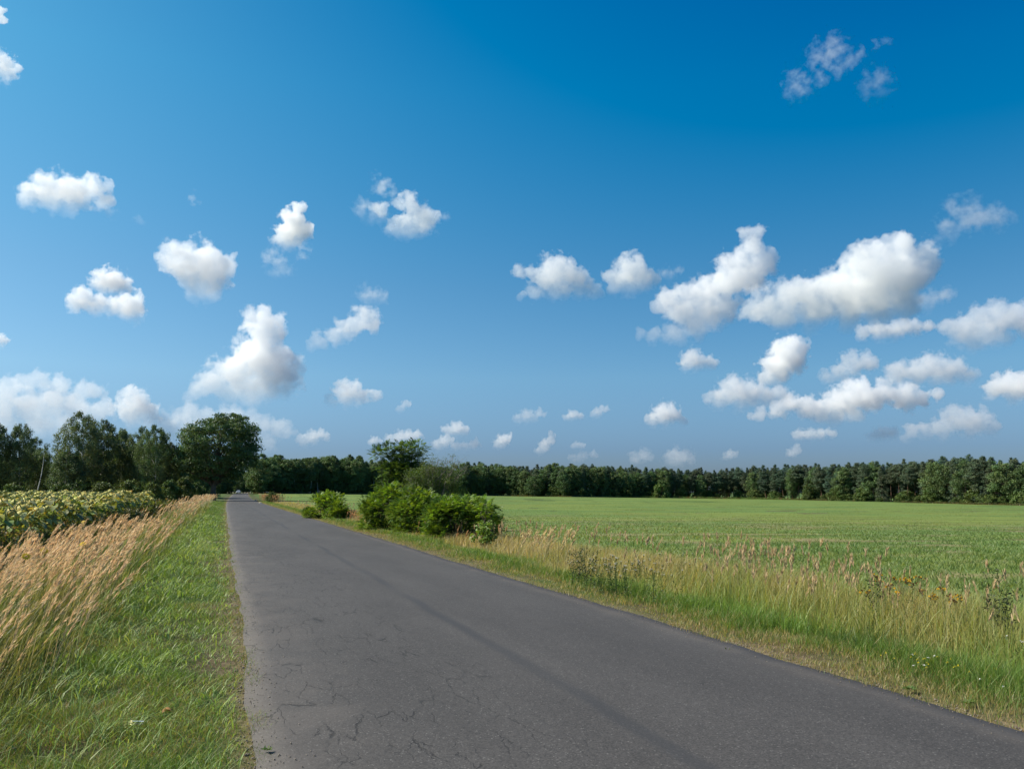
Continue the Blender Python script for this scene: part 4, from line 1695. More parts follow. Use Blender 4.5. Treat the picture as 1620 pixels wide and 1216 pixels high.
# ------------------------------------------------------------------ car far down the road
def bm_obj(name, verts, faces, mat, parent, bevel=0., smooth=False):
    me = bpy.data.meshes.new(name)
    me.from_pydata([tuple(v) for v in verts], [], faces)
    me.materials.append(mat)
    o = bpy.data.objects.new(name, me)
    COL.objects.link(o)
    o.parent = parent
    if bevel:
        b = o.modifiers.new('bevel', 'BEVEL')
        b.width = bevel
        b.segments = 2
        b.limit_method = 'ANGLE'
    if smooth:
        for p in me.polygons:
            p.use_smooth = True
    return o


def loft(secs):
    """secs: list of rings (same length) -> verts, faces closed at both ends"""
    n = len(secs[0])
    v = [p for s in secs for p in s]
    f = []
    for i in range(len(secs) - 1):
        for j in range(n):
            f.append((i * n + j, i * n + (j + 1) % n, (i + 1) * n + (j + 1) % n, (i + 1) * n + j))
    f.append(tuple(range(n))[::-1])
    f.append(tuple((len(secs) - 1) * n + j for j in range(n)))
    return v, f


def wheel_geo(r, w, n=20):
    v, f = [], []
    prof = [(r * .62, -w / 2), (r * .95, -w / 2), (r, -w / 3), (r, w / 3), (r * .95, w / 2), (r * .62, w / 2)]
    m = len(prof)
    for i in range(n):
        a = i / n * 6.2832
        for rr, xx in prof:
            v.append((xx, math.cos(a) * rr, math.sin(a) * rr))
    for i in range(n):
        for j in range(m):
            a, b = i * m + j, i * m + (j + 1) % m
            c, d = ((i + 1) % n) * m + (j + 1) % m, ((i + 1) % n) * m + j
            f.append((a, b, c, d))
    return v, f


def disc_geo(r, w, n=20):
    v, f = [], []
    for x in (-w / 2, w / 2):
        for i in range(n):
            a = i / n * 6.2832
            v.append((x, math.cos(a) * r, math.sin(a) * r))
    for i in range(n):
        f.append((i, (i + 1) % n, n + (i + 1) % n, n + i))
    f.append(tuple(range(n))[::-1])
    f.append(tuple(range(n, 2 * n)))
    return v, f


def build_car():
    paint = simple_mat('car_paint', (.62, .64, .67), .25, .3)
    glass = simple_mat('car_glass', (.02, .025, .03), .08, 0, .8)
    rub = simple_mat('tyre_rubber', (.02, .02, .02), .8)
    alloy = simple_mat('wheel_rim', (.45, .46, .48), .35, .8)
    plastic = simple_mat('black_plastic', (.02, .02, .022), .6)
    lampm = simple_mat('lamp_glass', (.75, .76, .78), .1)
    p = at(375, 776, 372)
    rx = float(road_x(p[1])) - 1.75
    o = empty('car', (rx, p[1], float(rise(p[1])) + .03), -.05)
    # lower body, front faces -Y (towards the camera)
    def ring(y, w, z0, z1, sh=.06):
        return [(-w, y, z0), (w, y, z0), (w + .02, y, (z0 + z1) / 2), (w - sh, y, z1), (-w + sh, y, z1), (-w - .02, y, (z0 + z1) / 2)]
    secs = [ring(-2.12, .68, .32, .62), ring(-2.0, .82, .24, .74), ring(-1.2, .86, .22, .90), ring(-.75, .87, .22, .97), ring(1.3, .87, .22, .99), ring(1.95, .83, .26, .95), ring(2.1, .74, .34, .85)]
    bm_obj('body', *loft(secs), paint, o, .04)
    def cab(y, w, z0, wt, z1):
        return [(-w, y, z0), (w, y, z0), (wt, y, z1), (-wt, y, z1)]
    # roof
    v, f = loft([[(-.60, -.2, 1.40), (.60, -.2, 1.40), (.56, -.2, 1.445), (-.56, -.2, 1.445)], [(-.61, .5, 1.44), (.61, .5, 1.44), (.57, .5, 1.49), (-.57, .5, 1.49)], [(-.58, 1.35, 1.39), (.58, 1.35, 1.39), (.54, 1.35, 1.44), (-.54, 1.35, 1.44)]])
    bm_obj('roof', v, f, paint, o, .02)
    # glazing
    def slab(a, b, c, d, th):
        a, b, c, d = map(Vector, (a, b, c, d))
        n_ = (b - a).cross(d - a).normalized() * th
        vs = [a, b, c, d, a + n_, b + n_, c + n_, d + n_]
        return vs, [(0, 3, 2, 1), (4, 5, 6, 7), (0, 1, 5, 4), (1, 2, 6, 5), (2, 3, 7, 6), (3, 0, 4, 7)]
    bm_obj('windscreen', *slab((-.72, -.95, .95), (.72, -.95, .95), (.57, -.18, 1.41), (-.57, -.18, 1.41), .02), glass, o)
    bm_obj('rear_window', *slab((.70, 1.9, .96), (-.70, 1.9, .96), (-.55, 1.36, 1.40), (.55, 1.36, 1.40), .02), glass, o)
    for sx in (-1, 1):
        q = [(sx * .80, -.85, .96), (sx * .80, 1.8, .97), (sx * .60, 1.33, 1.40), (sx * .60, -.18, 1.40)]
        if sx > 0:
            q = q
        else:
            q = q[::-1]
        bm_obj('side_window', *slab(*q, .02), glass, o)
        m_ = bm_obj('mirror', *loft([[(sx * .88, -.72, .98), (sx * 1.03, -.72, .99), (sx * 1.03, -.72, 1.11), (sx * .88, -.72, 1.10)], [(sx * .88, -.60, .98), (sx * 1.02, -.60, .99), (sx * 1.02, -.60, 1.11), (sx * .88, -.60, 1.10)]]), paint, o, .02)
        bm_obj('headlight', *loft([[(sx * .45, -2.13, .60), (sx * .76, -2.02, .62), (sx * .77, -2.00, .74), (sx * .48, -2.08, .72)], [(sx * .45, -1.98, .60), (sx * .76, -1.88, .62), (sx * .77, -1.86, .74), (sx * .48, -1.93, .72)]]), lampm, o)
        for y in (-1.32, 1.28):
            w = bm_obj('wheel', *disc_geo(.19, .17), alloy, o)
            w.location = (sx * .80, y, .31)
            t_ = bm_obj('tyre', *wheel_geo(.31, .20), rub, w)
    bm_obj('grille', *loft([[(-.40, -2.15, .44), (.40, -2.15, .44), (.36, -2.14, .60), (-.36, -2.14, .60)], [(-.40, -2.05, .44), (.40, -2.05, .44), (.36, -2.05, .60), (-.36, -2.05, .60)]]), plastic, o)
    bm_obj('number_plate', *loft([[(-.26, -2.17, .38), (.26, -2.17, .38), (.26, -2.17, .47), (-.26, -2.17, .47)], [(-.26, -2.155, .38), (.26, -2.155, .38), (.26, -2.155, .47), (-.26, -2.155, .47)]]), simple_mat('plate', (.75, .75, .73), .5), o)
    tag(o, 'silver white car driving towards the viewer at the far end of the road', 'car')


build_car()


# pale stones at the road edge by the shadow
def stone(px, py, r, label, seed):
    p, t = ground_px(px, py, .02)
    rs = np.random.default_rng(seed)
    g = Geo()
    n, m = 9, 6
    vs, q, t_ = [], [], []
    vs.append([0, 0, -r * .5])
    for j in range(1, m):
        ph = math.pi * j / m
        for i in range(n):
            a = i / n * 6.28
            k = r * rs.uniform(.82, 1.15)
            vs.append([math.sin(ph) * math.cos(a) * k * 1.3, math.sin(ph) * math.sin(a) * k, -math.cos(ph) * k * .65])
    vs.append([0, 0, r * .62])
    for j in range(m - 2):
        for i in range(n):
            q.append([1 + j * n + i, 1 + j * n + (i + 1) % n, 1 + (j + 1) * n + (i + 1) % n, 1 + (j + 1) * n + i])
    L = len(vs) - 1
    for i in range(n):
        t_.append([0, 1 + (i + 1) % n, 1 + i])
        t_.append([L, 1 + (m - 2) * n + i, 1 + (m - 2) * n + (i + 1) % n])
    g.add(np.array(vs), q, t_)
    o = g.obj('stone', STONE, None, True)
    o.location = (p[0], p[1], float(terrain(p[0], p[1])) + r * .35)
    tag(o, label, 'stone')


STONE = simple_mat('stone', (.42, .38, .32), .85, noise=.25, nscale=6, bump=.5)
stone(404.5, 792, .20, 'pale stone at the right road edge beyond the shadow stripe', 1)
stone(412, 796, .18, 'pale stone at the right road edge on the near side of the shadow', 2)
stone(391, 780, .26, 'pale stone farthest down the right road edge', 3)


# ------------------------------------------------------------------ litter on the verge
def litter():
    # crushed drinks pouch: bluish white strip with yellowish folded end
    p, t = ground_px(213, 1143, .04)
    o = empty('wrapper', (p[0], p[1], p[2]), -YAW)
    o.rotation_euler = (R(-55), 0, -YAW)
    foil = simple_mat('foil_white', (.62, .70, .80), .3, .2)
    yel = simple_mat('foil_yellow', (.62, .55, .22), .4, .1)
    dark = simple_mat('foil_dark', (.03, .035, .04), .5)

    def sheet_(name, pts2, mat, parent, th=.0012):
        v = []
        for a in pts2:
            v.append(a)
        nn = len(pts2)
        v2 = [(a[0], a[1] + th, a[2] - th) for a in v]
        f = [tuple(range(nn)), tuple(range(2 * nn - 1, nn - 1, -1))]
        for i in range(nn):
            f.append((i, nn + i, nn + (i + 1) % nn, (i + 1) % nn))
        return bm_obj(name, v + v2, f, mat, parent)
    sheet_('top_strip', [(-.030, -.002, .012), (.058, -.002, .010), (.060, 0, .019), (-.028, .0, .021)], foil, o)
    sheet_('lower_strip', [(.0, .004, -.008), (.056, .004, -.006), (.058, .006, .009), (-.01, .006, .011)], dark, o)
    sheet_('folded_end', [(-.045, -.006, .015), (-.028, -.006, .020), (-.006, -.008, -.004), (.008, -.008, -.018), (-.012, -.006, -.020), (-.038, -.004, -.008)], yel, o)
    tag(o, 'small crumpled blue white wrapper lying in the left verge grass', 'wrapper')
    # dry curled leaves
    for px, py, sz, lab, sd in ((264, 1123, .035, 'curled orange brown dry leaf on the left verge beside the road', 4), (82, 1033, .032, 'light brown dry leaf at the edge of the tall left grass', 5)):
        p, t = ground_px(px, py, .05)
        rs = np.random.default_rng(sd)
        g = Geo()
        n = 7
        for k in range(3):
            rows = []
            a0 = rs.uniform(0, 6.28)
            off = rs.normal(0, sz * .35, 3) * [1, 1, .3]
            for i in range(n):
                f = i / (n - 1)
                w = math.sin(math.pi * (f * .92 + .04)) * sz * rs.uniform(.5, .7)
                cx = (f - .5) * sz * 1.8
                zc = -abs(f - .5) ** 2 * sz * 1.5 + rs.normal(0, sz * .05)
                for sg in (-1, 0, 1):
                    yy = sg * w
                    v = np.array([cx * math.cos(a0) - yy * math.sin(a0), cx * math.sin(a0) + yy * math.cos(a0), zc + abs(sg) * w * .5])
                    rows.append(v + off)
            q = []
            for i in range(n - 1):
                for s_ in (0, 1):
                    q.append([i * 3 + s_, i * 3 + s_ + 1, i * 3 + s_ + 4, i * 3 + s_ + 3])
            g.add(np.array(rows), q, None, np.array([.48, .25, .11]) * rs.uniform(.8, 1.2))
        o2 = g.obj('dry_leaf', M_STRAW)
        o2.location = p
        tag(o2, lab, 'leaf')


litter()
# rosette weeds by the road edge
for px, py, lab, sd in ((1152, 1032, 'small leafy weed at the right road edge, farther one', 11), (1440, 1092, 'dark leafy weed on the asphalt edge right of centre', 12),
                        (1532, 1114, 'leafy weed at the road edge nearest the right corner', 13), (422, 1188, 'tiny green weed on the left asphalt edge', 14)):
    p, t = ground_px(px, py, .02)
    g = Geo()
    m = 26
    sc = .35 if sd == 14 else .62
    d = unit(rnd_dirs(m) * [1, 1, .25] + [0, 0, .35])
    leaves(g, rnd_dirs(m) * [.04 * sc, .04 * sc, .0] + [0, 0, .01], d, np.tile([0, 0, 1.], (m, 1)) + rnd_dirs(m) * .3, .09 * sc, .035 * sc, jitter_col(np.array([.10, .165, .04]), m))
    o = g.obj('weed', M_LEAF)
    o.location = p
    tag(o, lab, 'weed')


# crumbs of gravel and sandy bits along both asphalt edges
g = Geo()
n = 9000
yy = 2.5 * np.exp(RNG.random(n) * math.log(45 / 2.5))
side = RNG.random(n) < .62
off = np.abs(RNG.normal(0, .13, n)) * np.where(RNG.random(n) < .35, -1, .6)
ss = np.where(side, HALF + off, -(HALF + off))
X = ss + road_x(yy)
k = RNG.random(n) < .25 + .75 * clumpy(X, yy, 1.4, 95, .4, .6)
X, yy, ss = X[k], yy[k], ss[k]
n = len(X)
on = np.abs(ss) < HALF
Z = np.where(on, rise(yy) + .025 * (1 - (ss / HALF) ** 2) + .014, terrain(X, yy) + .004)
r = RNG.uniform(.004, .013, n) * np.where(on, .7, 1)
oct_ = np.array([[1, 0, 0], [0, 1, 0], [-1, 0, 0], [0, -1, 0], [0, 0, .8], [0, 0, -.3]])
tri = np.array([[0, 1, 4], [1, 2, 4], [2, 3, 4], [3, 0, 4], [1, 0, 5], [2, 1, 5], [3, 2, 5], [0, 3, 5]])
v = np.stack([X, yy, Z], 1)[:, None] + oct_[None] * r[:, None, None] * RNG.uniform(.6, 1.3, (n, 6, 1))
c = lerp(np.array([.20, .17, .14]), np.array([.36, .31, .25]), RNG.random(n))
g.add(v.reshape(-1, 3), None, ((np.arange(n) * 6)[:, None, None] + tri[None]).reshape(-1, 3), np.repeat(c, 6, 0))
tag(g.obj('gravel', M_STRAW), 'loose pale gravel crumbs along the asphalt edges', 'gravel', kind='stuff')

# ------------------------------------------------------------------ clouds: lit scattering volumes, one closed hull per cloud
def cloud_mat(name, sigma, s, blobs, nscale, amp, soft, thr, step_rate, warp, zb, g=.3):
    """blobs: list of (centre in object space, radius); density is full inside the lumps and torn by noise at their rims"""
    m, nt, out = new_mat(name)
    v = nd(nt, 'ShaderNodeVolumeScatter')
    v.inputs['Color'].default_value = (1, 1, 1, 1)
    v.inputs['Anisotropy'].default_value = g
    tc = nd(nt, 'ShaderNodeTexCoord')
    # large-scale irregularity: the coordinates are bent by a slow noise
    wz = nd(nt, 'ShaderNodeTexNoise')
    wz.inputs['Scale'].default_value = nscale * .8
    wz.inputs['Detail'].default_value = 2
    nt.links.new(tc.outputs['Object'], wz.inputs['Vector'])
    wm = nd(nt, 'ShaderNodeVectorMath', operation='MULTIPLY_ADD')
    nt.links.new(wz.outputs['Color'], wm.inputs[0])
    wa = warp
    wm.inputs[1].default_value = (wa, wa, wa)
    wo = nd(nt, 'ShaderNodeVectorMath', operation='ADD')
    wo.inputs[1].default_value = (-wa / 2, -wa / 2, -wa / 2)
    nt.links.new(tc.outputs['Object'], wo.inputs[0])
    nt.links.new(wo.outputs[0], wm.inputs[2])
    acc = None
    for c_, r in blobs:
        ds = nd(nt, 'ShaderNodeVectorMath', operation='DISTANCE')
        nt.links.new(wm.outputs[0], ds.inputs[0])
        ds.inputs[1].default_value = tuple(c_)
        ma = nd(nt, 'ShaderNodeMath', operation='MULTIPLY_ADD')
        nt.links.new(ds.outputs['Value'], ma.inputs[0])
        ma.inputs[1].default_value = -1 / (r * 1.35)
        ma.inputs[2].default_value = 1
        if acc is None:
            acc = ma.outputs[0]
        else:
            sx = nd(nt, 'ShaderNodeMath', operation='SMOOTH_MAX')
            nt.links.new(acc, sx.inputs[0])
            nt.links.new(ma.outputs[0], sx.inputs[1])
            sx.inputs[2].default_value = .2
            acc = sx.outputs[0]
    nz = nd(nt, 'ShaderNodeTexNoise')
    nz.inputs['Scale'].default_value = nscale
    nz.inputs['Detail'].default_value = 8
    nz.inputs['Roughness'].default_value = .63
    nt.links.new(tc.outputs['Object'], nz.inputs['Vector'])
    ad = nd(nt, 'ShaderNodeMath', operation='MULTIPLY_ADD')
    nt.links.new(nz.outputs[0], ad.inputs[0])
    ad.inputs[1].default_value = amp
    nt.links.new(acc, ad.inputs[2])
    mr = nd(nt, 'ShaderNodeMapRange')
    mr.inputs[1].default_value = thr + amp * .5
    mr.inputs[2].default_value = thr + amp * .5 + soft
    mr.inputs[3].default_value = 0
    mr.inputs[4].default_value = sigma
    nt.links.new(ad.outputs[0], mr.inputs[0])
    # density thinned towards the base to lighten the dark, shaded underside
    sz = nd(nt, 'ShaderNodeSeparateXYZ')
    nt.links.new(tc.outputs['Object'], sz.inputs[0])
    fb = nd(nt, 'ShaderNodeMapRange')
    for i, q in enumerate((zb[0], zb[1], .12, 1.)):
        fb.inputs[i + 1].default_value = q
    nt.links.new(sz.outputs['Z'], fb.inputs[0])
    mm = nd(nt, 'ShaderNodeMath', operation='MULTIPLY')
    nt.links.new(mr.outputs[0], mm.inputs[0])
    nt.links.new(fb.outputs[0], mm.inputs[1])
    nt.links.new(mm.outputs[0], v.inputs['Density'])
    nt.links.new(v.outputs[0], out.inputs['Volume'])
    m.cycles.volume_step_rate = step_rate
    return m


_ico = {}


def ico(sub):
    if sub not in _ico:
        import bmesh
        bm = bmesh.new()
        bmesh.ops.create_icosphere(bm, subdivisions=sub, radius=1)
        _ico[sub] = (np.array([v.co[:] for v in bm.verts]), np.array([[v.index for v in f.verts] for f in bm.faces]))
        bm.free()
    return _ico[sub]


def cloud(blobs, label, tau=.16, wisp=False, seed=0):
    """blobs: (px, py, r) in photo pixels; the cloud is built at its own true distance and size"""
    rs = np.random.default_rng(seed + 100)
    xs = np.array([b[0] for b in blobs], float)
    ys = np.array([b[1] for b in blobs], float)
    r_ = np.array([b[2] for b in blobs], float)
    cx, cy_ = xs.mean(), ys.mean()
    basey = min((ys + r_ * .7).max(), 742)
    el = math.atan2(*(lambda p: (p[2] - CAM_H, math.hypot(p[0], p[1])))(at(cx, basey, 1000.)))
    D = min(max(1150 / math.tan(el), 1900), 13000.)
    rfac = 1.0 if r_.max() > 20 else 1.12
    if r_.max() <= 20 and cy_ > 555 and cx > 1000:
        rfac = 1.28
    if label.startswith('largest'):
        D *= .72
        rfac = 1.06
    c0 = at(cx, cy_, D)
    fwd = c0 - np.array([0, 0, CAM_H])
    dist = np.linalg.norm(fwd)
    fwd = fwd / dist
    s = dist / FPX * (1 + ((cx - 810) ** 2 + (cy_ - 608) ** 2) / FPX ** 2) ** -.5     # metres per photo pixel at the cloud
    sph = []
    if len(blobs) <= 12 and not wisp:
        ext = []
        for x, y, r in blobs:
            a_ = rs.uniform(-2.9, .2)
            ext.append((x + math.cos(a_) * r * 1.05, y + math.sin(a_) * r * .6, r * rs.uniform(.45, .8)))
            ext.append((x + rs.uniform(-1.3, 1.3) * r, y + r * .25, r * rs.uniform(.4, .6)))
        blobs = list(blobs) + ext
        tau = tau * 1.1
    if len(blobs) > 15:
        tau = tau * .55
    depth_half = max(r_.max() * .8, (xs.max() - xs.min()) * .2)
    for x, y, r in blobs:
        P = at(x, y, D)
        d = unit(P - np.array([0, 0, CAM_H]))
        P = np.array([0, 0, CAM_H]) + d * (dist / max(.5, np.dot(d, fwd)))
        P = P + fwd * rs.uniform(-1, 1) * depth_half * s * .35
        sph.append((P - c0, max(r, 4.5) * s * rfac * (1.27 if not wisp else 2.1)))
    vs, fs, n = [], [], 0
    for P, r in sph:
        iv, if_ = ico(3)
        vs.append(P + iv * r * 1.42)
        fs.append(if_ + n)
        n += len(iv)
    g = Geo()
    g.add(np.concatenate(vs), None, np.concatenate(fs))
    me = g.mesh('cloud', None)
    o = bpy.data.objects.new('cloud', me)
    COL.objects.link(o)
    rm = o.modifiers.new('remesh', 'REMESH')
    rm.mode = 'VOXEL'
    span = (xs + r_).max() - (xs - r_).min()
    rm.voxel_size = max(1.6, span / 90) * s
    dg = bpy.context.evaluated_depsgraph_get()
    me2 = bpy.data.meshes.new_from_object(o.evaluated_get(dg))
    o.modifiers.clear()
    o.data = me2
    bpy.data.meshes.remove(me)
    me2.materials.clear()
    rmed = float(np.median(r_))
    size = float(np.mean(np.array(o.dimensions))) / s
    step = 10 * STEP_PX(rmed) / size
    args = dict(nscale=1 / (max(rmed, 6) * s * 1.3), amp=2.1, soft=.15, thr=.31)
    if wisp:
        args = dict(nscale=1 / (max(rmed, 6) * s * 1.9), amp=2.8, soft=.6, thr=.50)
    zs = [p[2] - r * .7 for p, r in sph]
    zt = [p[2] + r * .7 for p, r in sph]
    args['warp'] = max(rmed, 6) * s * ((1.5 if rmed < 14 else 1.1) if not wisp else 1.6)
    args['zb'] = (min(zs), min(zs) + (max(zt) - min(zs)) * .5)
    me2.materials.append(cloud_mat('cloud_vapour', tau * .62 / s, s, sph, step_rate=step, **args))
    o.location = c0
    o['label'] = label
    o['category'] = 'cloud'
    o['group'] = 'clouds in the blue sky'
    return o


def STEP_PX(r):
    return min(max(r * .33, 2.5), 6.)


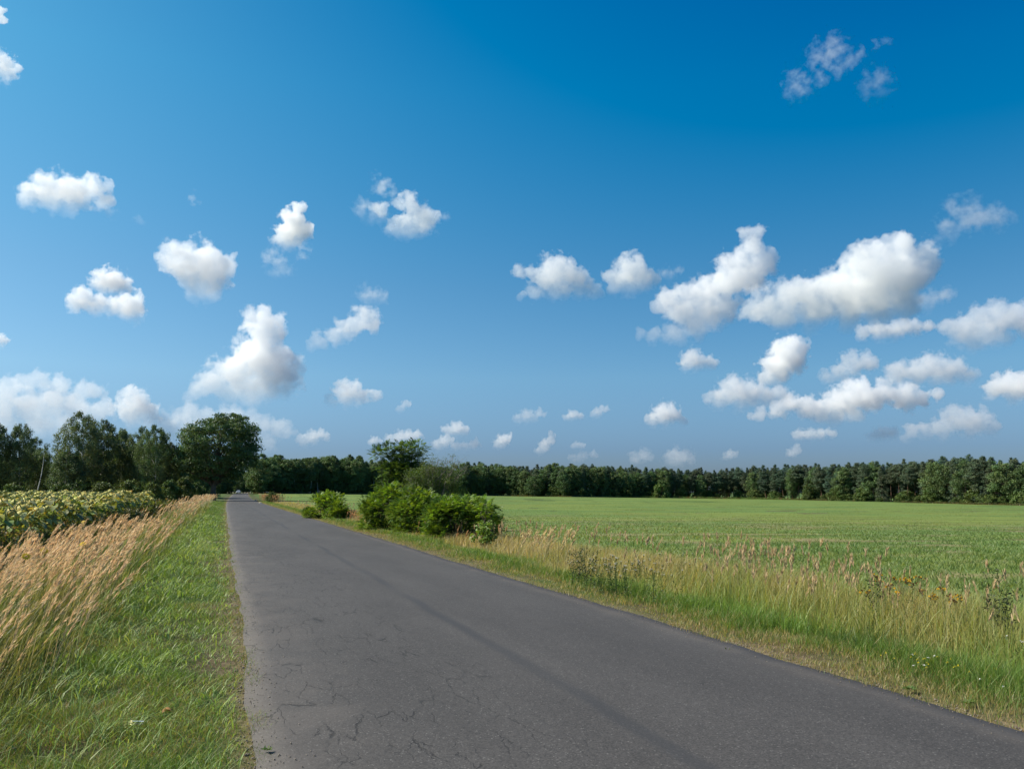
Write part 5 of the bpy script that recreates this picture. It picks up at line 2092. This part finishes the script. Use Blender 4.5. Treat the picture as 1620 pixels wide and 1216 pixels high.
CL = [
    ([(50, 310, 18), (75, 300, 22), (100, 302, 24), (125, 305, 22), (150, 293, 15), (160, 318, 12), (112, 326, 14), (35, 317, 8), (85, 318, 16)], 'rounded white cloud high above the left trees', .11, False),
    ([(268, 418, 8), (290, 415, 25), (320, 412, 27), (342, 420, 22), (328, 443, 28), (338, 464, 13), (366, 405, 6), (305, 440, 18)], 'compact white cloud directly above the tower cloud, left of centre', .12, False),
    ([(175, 447, 18), (195, 452, 11), (155, 450, 9)], 'small puff above the double puff on the left', .10, False),
    ([(130, 472, 14), (155, 480, 13), (120, 484, 10), (205, 488, 18), (185, 485, 13)], 'double puff low on the left below the compact white cloud', .085, False),
    ([(469, 332, 9), (463, 352, 16), (457, 372, 17), (474, 368, 13), (462, 382, 10)], 'small upright cloud left of the four puff group', .14, False),
    ([(600, 330, 9), (645, 322, 14), (630, 326, 9), (640, 358, 15), (665, 352, 19), (680, 342, 11), (622, 358, 12), (655, 362, 14)], 'flat based puffs of the high cloud group left of centre', .10, False),
    ([(400, 503, 15), (420, 503, 16), (438, 505, 13), (418, 530, 26), (402, 555, 26), (382, 578, 25), (362, 590, 24), (342, 600, 20), (322, 614, 18), (303, 626, 10), (420, 575, 34), (438, 598, 30), (400, 612, 26), (362, 620, 17), (448, 570, 20), (462, 592, 16)], 'tall towering cumulus above the maple', .15, False),
    ([(575, 503, 16), (590, 512, 12), (550, 521, 14), (528, 531, 12), (506, 540, 11), (495, 548, 8), (560, 512, 12)], 'slanting streaky cloud right of the tower cloud', .085, False),
    ([(545, 613, 12), (560, 612, 11), (548, 626, 13), (570, 628, 11), (594, 627, 8), (528, 634, 8)], 'small lumpy cloud low between the tower cloud and the sapling', .13, False),
    ([(15, 612, 16), (40, 606, 16), (65, 604, 17), (95, 608, 17), (125, 614, 15), (150, 616, 14), (40, 640, 24), (80, 638, 24), (120, 645, 22), (0, 640, 22), (160, 650, 18), (60, 668, 24), (110, 675, 24), (10, 672, 22)], 'broad hazy cloud bank above the leftmost trees', .04, False),
    ([(198, 640, 12), (214, 632, 16), (228, 648, 14), (210, 656, 14), (240, 664, 12)], 'cumulus head rising from the low cloud bank on the left', .075, False),
    ([(258, 662, 12), (280, 660, 14), (302, 650, 16), (325, 658, 14), (268, 682, 20), (300, 682, 22)], 'low cloud behind the top of the maple', .05, False),
    ([(370, 660, 16), (400, 664, 15), (420, 672, 13), (440, 676, 13), (456, 682, 8), (390, 690, 18), (420, 700, 16)], 'low pinkish cloud just right of the maple', .045, False),
    ([(495, 690, 9), (508, 686, 7), (482, 698, 8), (519, 691, 4)], 'small low pink cloud above the birch wood', .06, False),
    ([(590, 697, 6), (597, 700, 4)], 'tiny low cloud left of the sapling top', .07, False),
    ([(618, 697, 8), (632, 691, 9), (648, 690, 9), (660, 689, 7)], 'low cloud peeping over the feathery sapling', .065, False),
    ([(712, 682, 8), (722, 678, 10), (736, 682, 7)], 'upper one of three small clouds right of the sapling', .075, False),
    ([(690, 704, 8), (702, 698, 8), (710, 694, 6)], 'left lower one of three small clouds right of the sapling', .06, False),
    ([(722, 706, 7), (735, 707, 6), (751, 703, 7)], 'right lower one of three small clouds right of the sapling', .06, False),
    ([(786, 703, 6), (795, 697, 9), (802, 693, 6)], 'small slanted egg shaped low cloud near the centre', .09, False),
    ([(855, 712, 6), (862, 704, 8), (868, 697, 6), (872, 690, 4)], 'small upright low cloud right of the egg shaped one', .09, False),
    ([(820, 663, 7), (832, 658, 9), (855, 653, 6), (842, 662, 6)], 'thin small cloud above the egg shaped cloud', .04, False),
    ([(905, 656, 7), (915, 659, 4), (898, 660, 3)], 'tiny triangular cloud near the picture centre', .09, False),
    ([(945, 652, 7), (955, 646, 4), (938, 656, 4)], 'tiny cloud just right of the triangular one', .06, False),
    ([(640, 638, 5), (634, 647, 4)], 'tiny twin puffs right of the lumpy cloud', .05, False),
    ([(910, 704, 5), (918, 705, 4)], 'faint tiny cloud low above the juting wood', .05, False),
    ([(924, 720, 6), (910, 726, 7), (938, 719, 4)], 'faint cloud touching the treetops near the centre', .03, False),
    ([(822, 428, 8), (842, 432, 9), (880, 428, 20), (905, 438, 17), (865, 440, 17), (888, 455, 17), (845, 462, 11), (825, 468, 7), (918, 455, 15), (940, 463, 11), (895, 422, 11)], 'ragged cloud left of the dome shaped cloud at centre right', .10, False),
    ([(995, 425, 19), (985, 440, 17), (1010, 440, 17), (1028, 445, 11), (970, 455, 11), (1000, 450, 14)], 'dome shaped cloud between the ragged cloud and the great tower', .11, False),
    ([(1178, 370, 11), (1198, 372, 12), (1190, 390, 16), (1175, 405, 17), (1162, 420, 21), (1214, 420, 17), (1190, 430, 25), (1150, 445, 26), (1120, 456, 22), (1090, 466, 19), (1062, 472, 17), (1045, 482, 13), (1080, 490, 26), (1120, 490, 30), (1150, 488, 22), (1100, 518, 22), (1060, 530, 16), (1035, 530, 13), (1014, 526, 9), (1080, 538, 10)], 'great tower cloud leaning right, left one of the two largest clouds', .14, False),
    ([(1190, 492, 19), (1218, 482, 22), (1248, 468, 22), (1275, 462, 22), (1305, 458, 22), (1335, 440, 24), (1365, 416, 24), (1390, 400, 18), (1414, 390, 18), (1434, 380, 12), (1438, 400, 20), (1400, 430, 32), (1430, 440, 28), (1380, 460, 36), (1340, 475, 31), (1290, 488, 27), (1240, 498, 22), (1430, 476, 26), (1390, 496, 24), (1345, 508, 15), (1465, 400, 15), (1470, 425, 14)], 'largest cloud, sweeping up to the right above the far wood', .14, False),
    ([(1365, 526, 10), (1395, 525, 13), (1420, 520, 13), (1445, 519, 11), (1468, 516, 7)], 'flat streak hanging below the largest cloud', .08, False),
    ([(1512, 520, 16), (1535, 508, 18), (1555, 500, 20), (1580, 494, 17), (1603, 505, 22), (1630, 510, 22), (1530, 532, 20), (1568, 528, 22), (1492, 525, 8), (1540, 548, 9)], 'grey white cloud at the right picture edge below the wispy one', .095, False),
    ([(1095, 569, 12), (1086, 578, 8), (1106, 578, 7), (1124, 575, 8)], 'small puff below the base of the great tower cloud', .08, False),
    ([(1254, 550, 13), (1244, 565, 18), (1230, 583, 17), (1216, 598, 11), (1260, 578, 10)], 'leaning egg shaped cloud at the lower right', .13, False),
    ([(1120, 629, 6), (1138, 630, 12), (1160, 616, 16), (1183, 625, 18), (1208, 630, 13), (1234, 626, 11)], 'flat based cloud left of the leaning egg shaped one', .11, False),
    ([(1346, 570, 11), (1370, 572, 11), (1330, 590, 10), (1310, 598, 9), (1350, 586, 9)], 'forked thin cloud right of the leaning egg shaped one', .06, False),
    ([(1188, 657, 5), (1204, 656, 8), (1230, 650, 10), (1254, 638, 12), (1280, 645, 13), (1300, 650, 14), (1328, 637, 17), (1355, 625, 19), (1380, 630, 13), (1400, 620, 13), (1430, 627, 15), (1460, 630, 10), (1484, 625, 7), (1320, 660, 10), (1350, 655, 11)], 'long chain of cumulus heads over the dark pines', .11, False),
    ([(1420, 590, 13), (1450, 590, 15), (1480, 580, 16), (1510, 588, 14), (1535, 597, 9), (1495, 596, 12)], 'bumpy flat based cloud below the right edge cloud', .11, False),
    ([(1572, 616, 11), (1598, 608, 16), (1622, 612, 18), (1640, 610, 14)], 'smooth cloud cut by the right picture edge over the wood', .10, False),
    ([(1440, 682, 9), (1432, 692, 6), (1465, 682, 9), (1490, 678, 12), (1510, 662, 15), (1532, 670, 16), (1552, 662, 12), (1570, 676, 9)], 'low pinkish cumulus above the rightmost pines', .08, False),
    ([(1385, 690, 7), (1396, 686, 9), (1410, 687, 8)], 'small faint cloud left of the low pinkish cumulus', .05, False),
    ([(1265, 688, 7), (1280, 687, 7), (1298, 688, 7), (1315, 686, 5)], 'thin flat cloud below the long chain of cumulus', .07, False),
    ([(1033, 664, 8), (1050, 655, 12), (1064, 657, 9), (1080, 667, 5)], 'small white cloud alone at centre right above the field', .10, False),
    ([(1005, 724, 7), (1020, 720, 8), (1070, 726, 12), (1086, 722, 10)], 'faint pink cloud patch low behind the wood', .025, False),
    ([(1148, 723, 4), (1156, 718, 5), (1262, 711, 5), (1254, 717, 4)], 'faint wisps low over the middle of the wood', .045, False),
    ([(-6, 98, 14), (4, 108, 17), (14, 118, 9), (0, 30, 7), (-4, 20, 8)], 'cloud scrap cut by the left picture edge at the top', .11, False),
    ([(-4, 536, 9), (0, 542, 7)], 'tiny cloud bit at the left picture edge', .09, False),
    # wisps
    ([(1262, 135, 13), (1250, 148, 7), (1315, 85, 15), (1292, 92, 10), (1343, 97, 9), (1362, 86, 6), (1300, 124, 8), (1330, 110, 7), (1384, 136, 14), (1398, 126, 6), (1388, 70, 5), (1404, 66, 4), (1268, 120, 6)], 'thin torn wisps at the top right of the sky', .026, True),
    ([(1512, 335, 14), (1530, 345, 14), (1550, 350, 13), (1575, 346, 12), (1530, 330, 12), (1500, 356, 9), (1488, 378, 9), (1478, 392, 8), (1500, 372, 7)], 'wispy cloud reaching up from the tip of the largest cloud', .036, True),
    ([(430, 405, 8), (440, 412, 8), (448, 425, 8), (458, 428, 6), (424, 412, 6), (436, 430, 7), (482, 392, 6), (480, 402, 5)], 'torn ring shaped wisp under the small upright cloud', .045, True),
    ([(606, 298, 10), (616, 304, 8), (575, 330, 9), (590, 336, 11), (600, 340, 9), (704, 346, 5)], 'wisps at the top and left of the four puff group', .05, True),
    ([(305, 312, 5), (310, 320, 5), (219, 347, 5), (224, 353, 4), (172, 335, 7)], 'faint scraps right of the rounded left cloud', .03, True),
    ([(582, 466, 10), (596, 470, 9), (575, 463, 6), (605, 474, 6)], 'faint thin cloud above the slanting streaky cloud', .04, True),
    ([(1052, 432, 7), (1062, 434, 6), (1074, 428, 4)], 'small wisp between the dome cloud and the great tower', .035, True),
    ([(1475, 470, 10), (1495, 468, 8), (1462, 478, 10)], 'thin veil right of the largest cloud', .05, True),
]
for i, (b, lab, tau, wisp) in enumerate(CL):
    cloud(b, lab, tau, wisp=wisp, seed=i)
print('clouds', sum(len(o.data.polygons) for o in bpy.data.objects if o.name.startswith('cloud')))
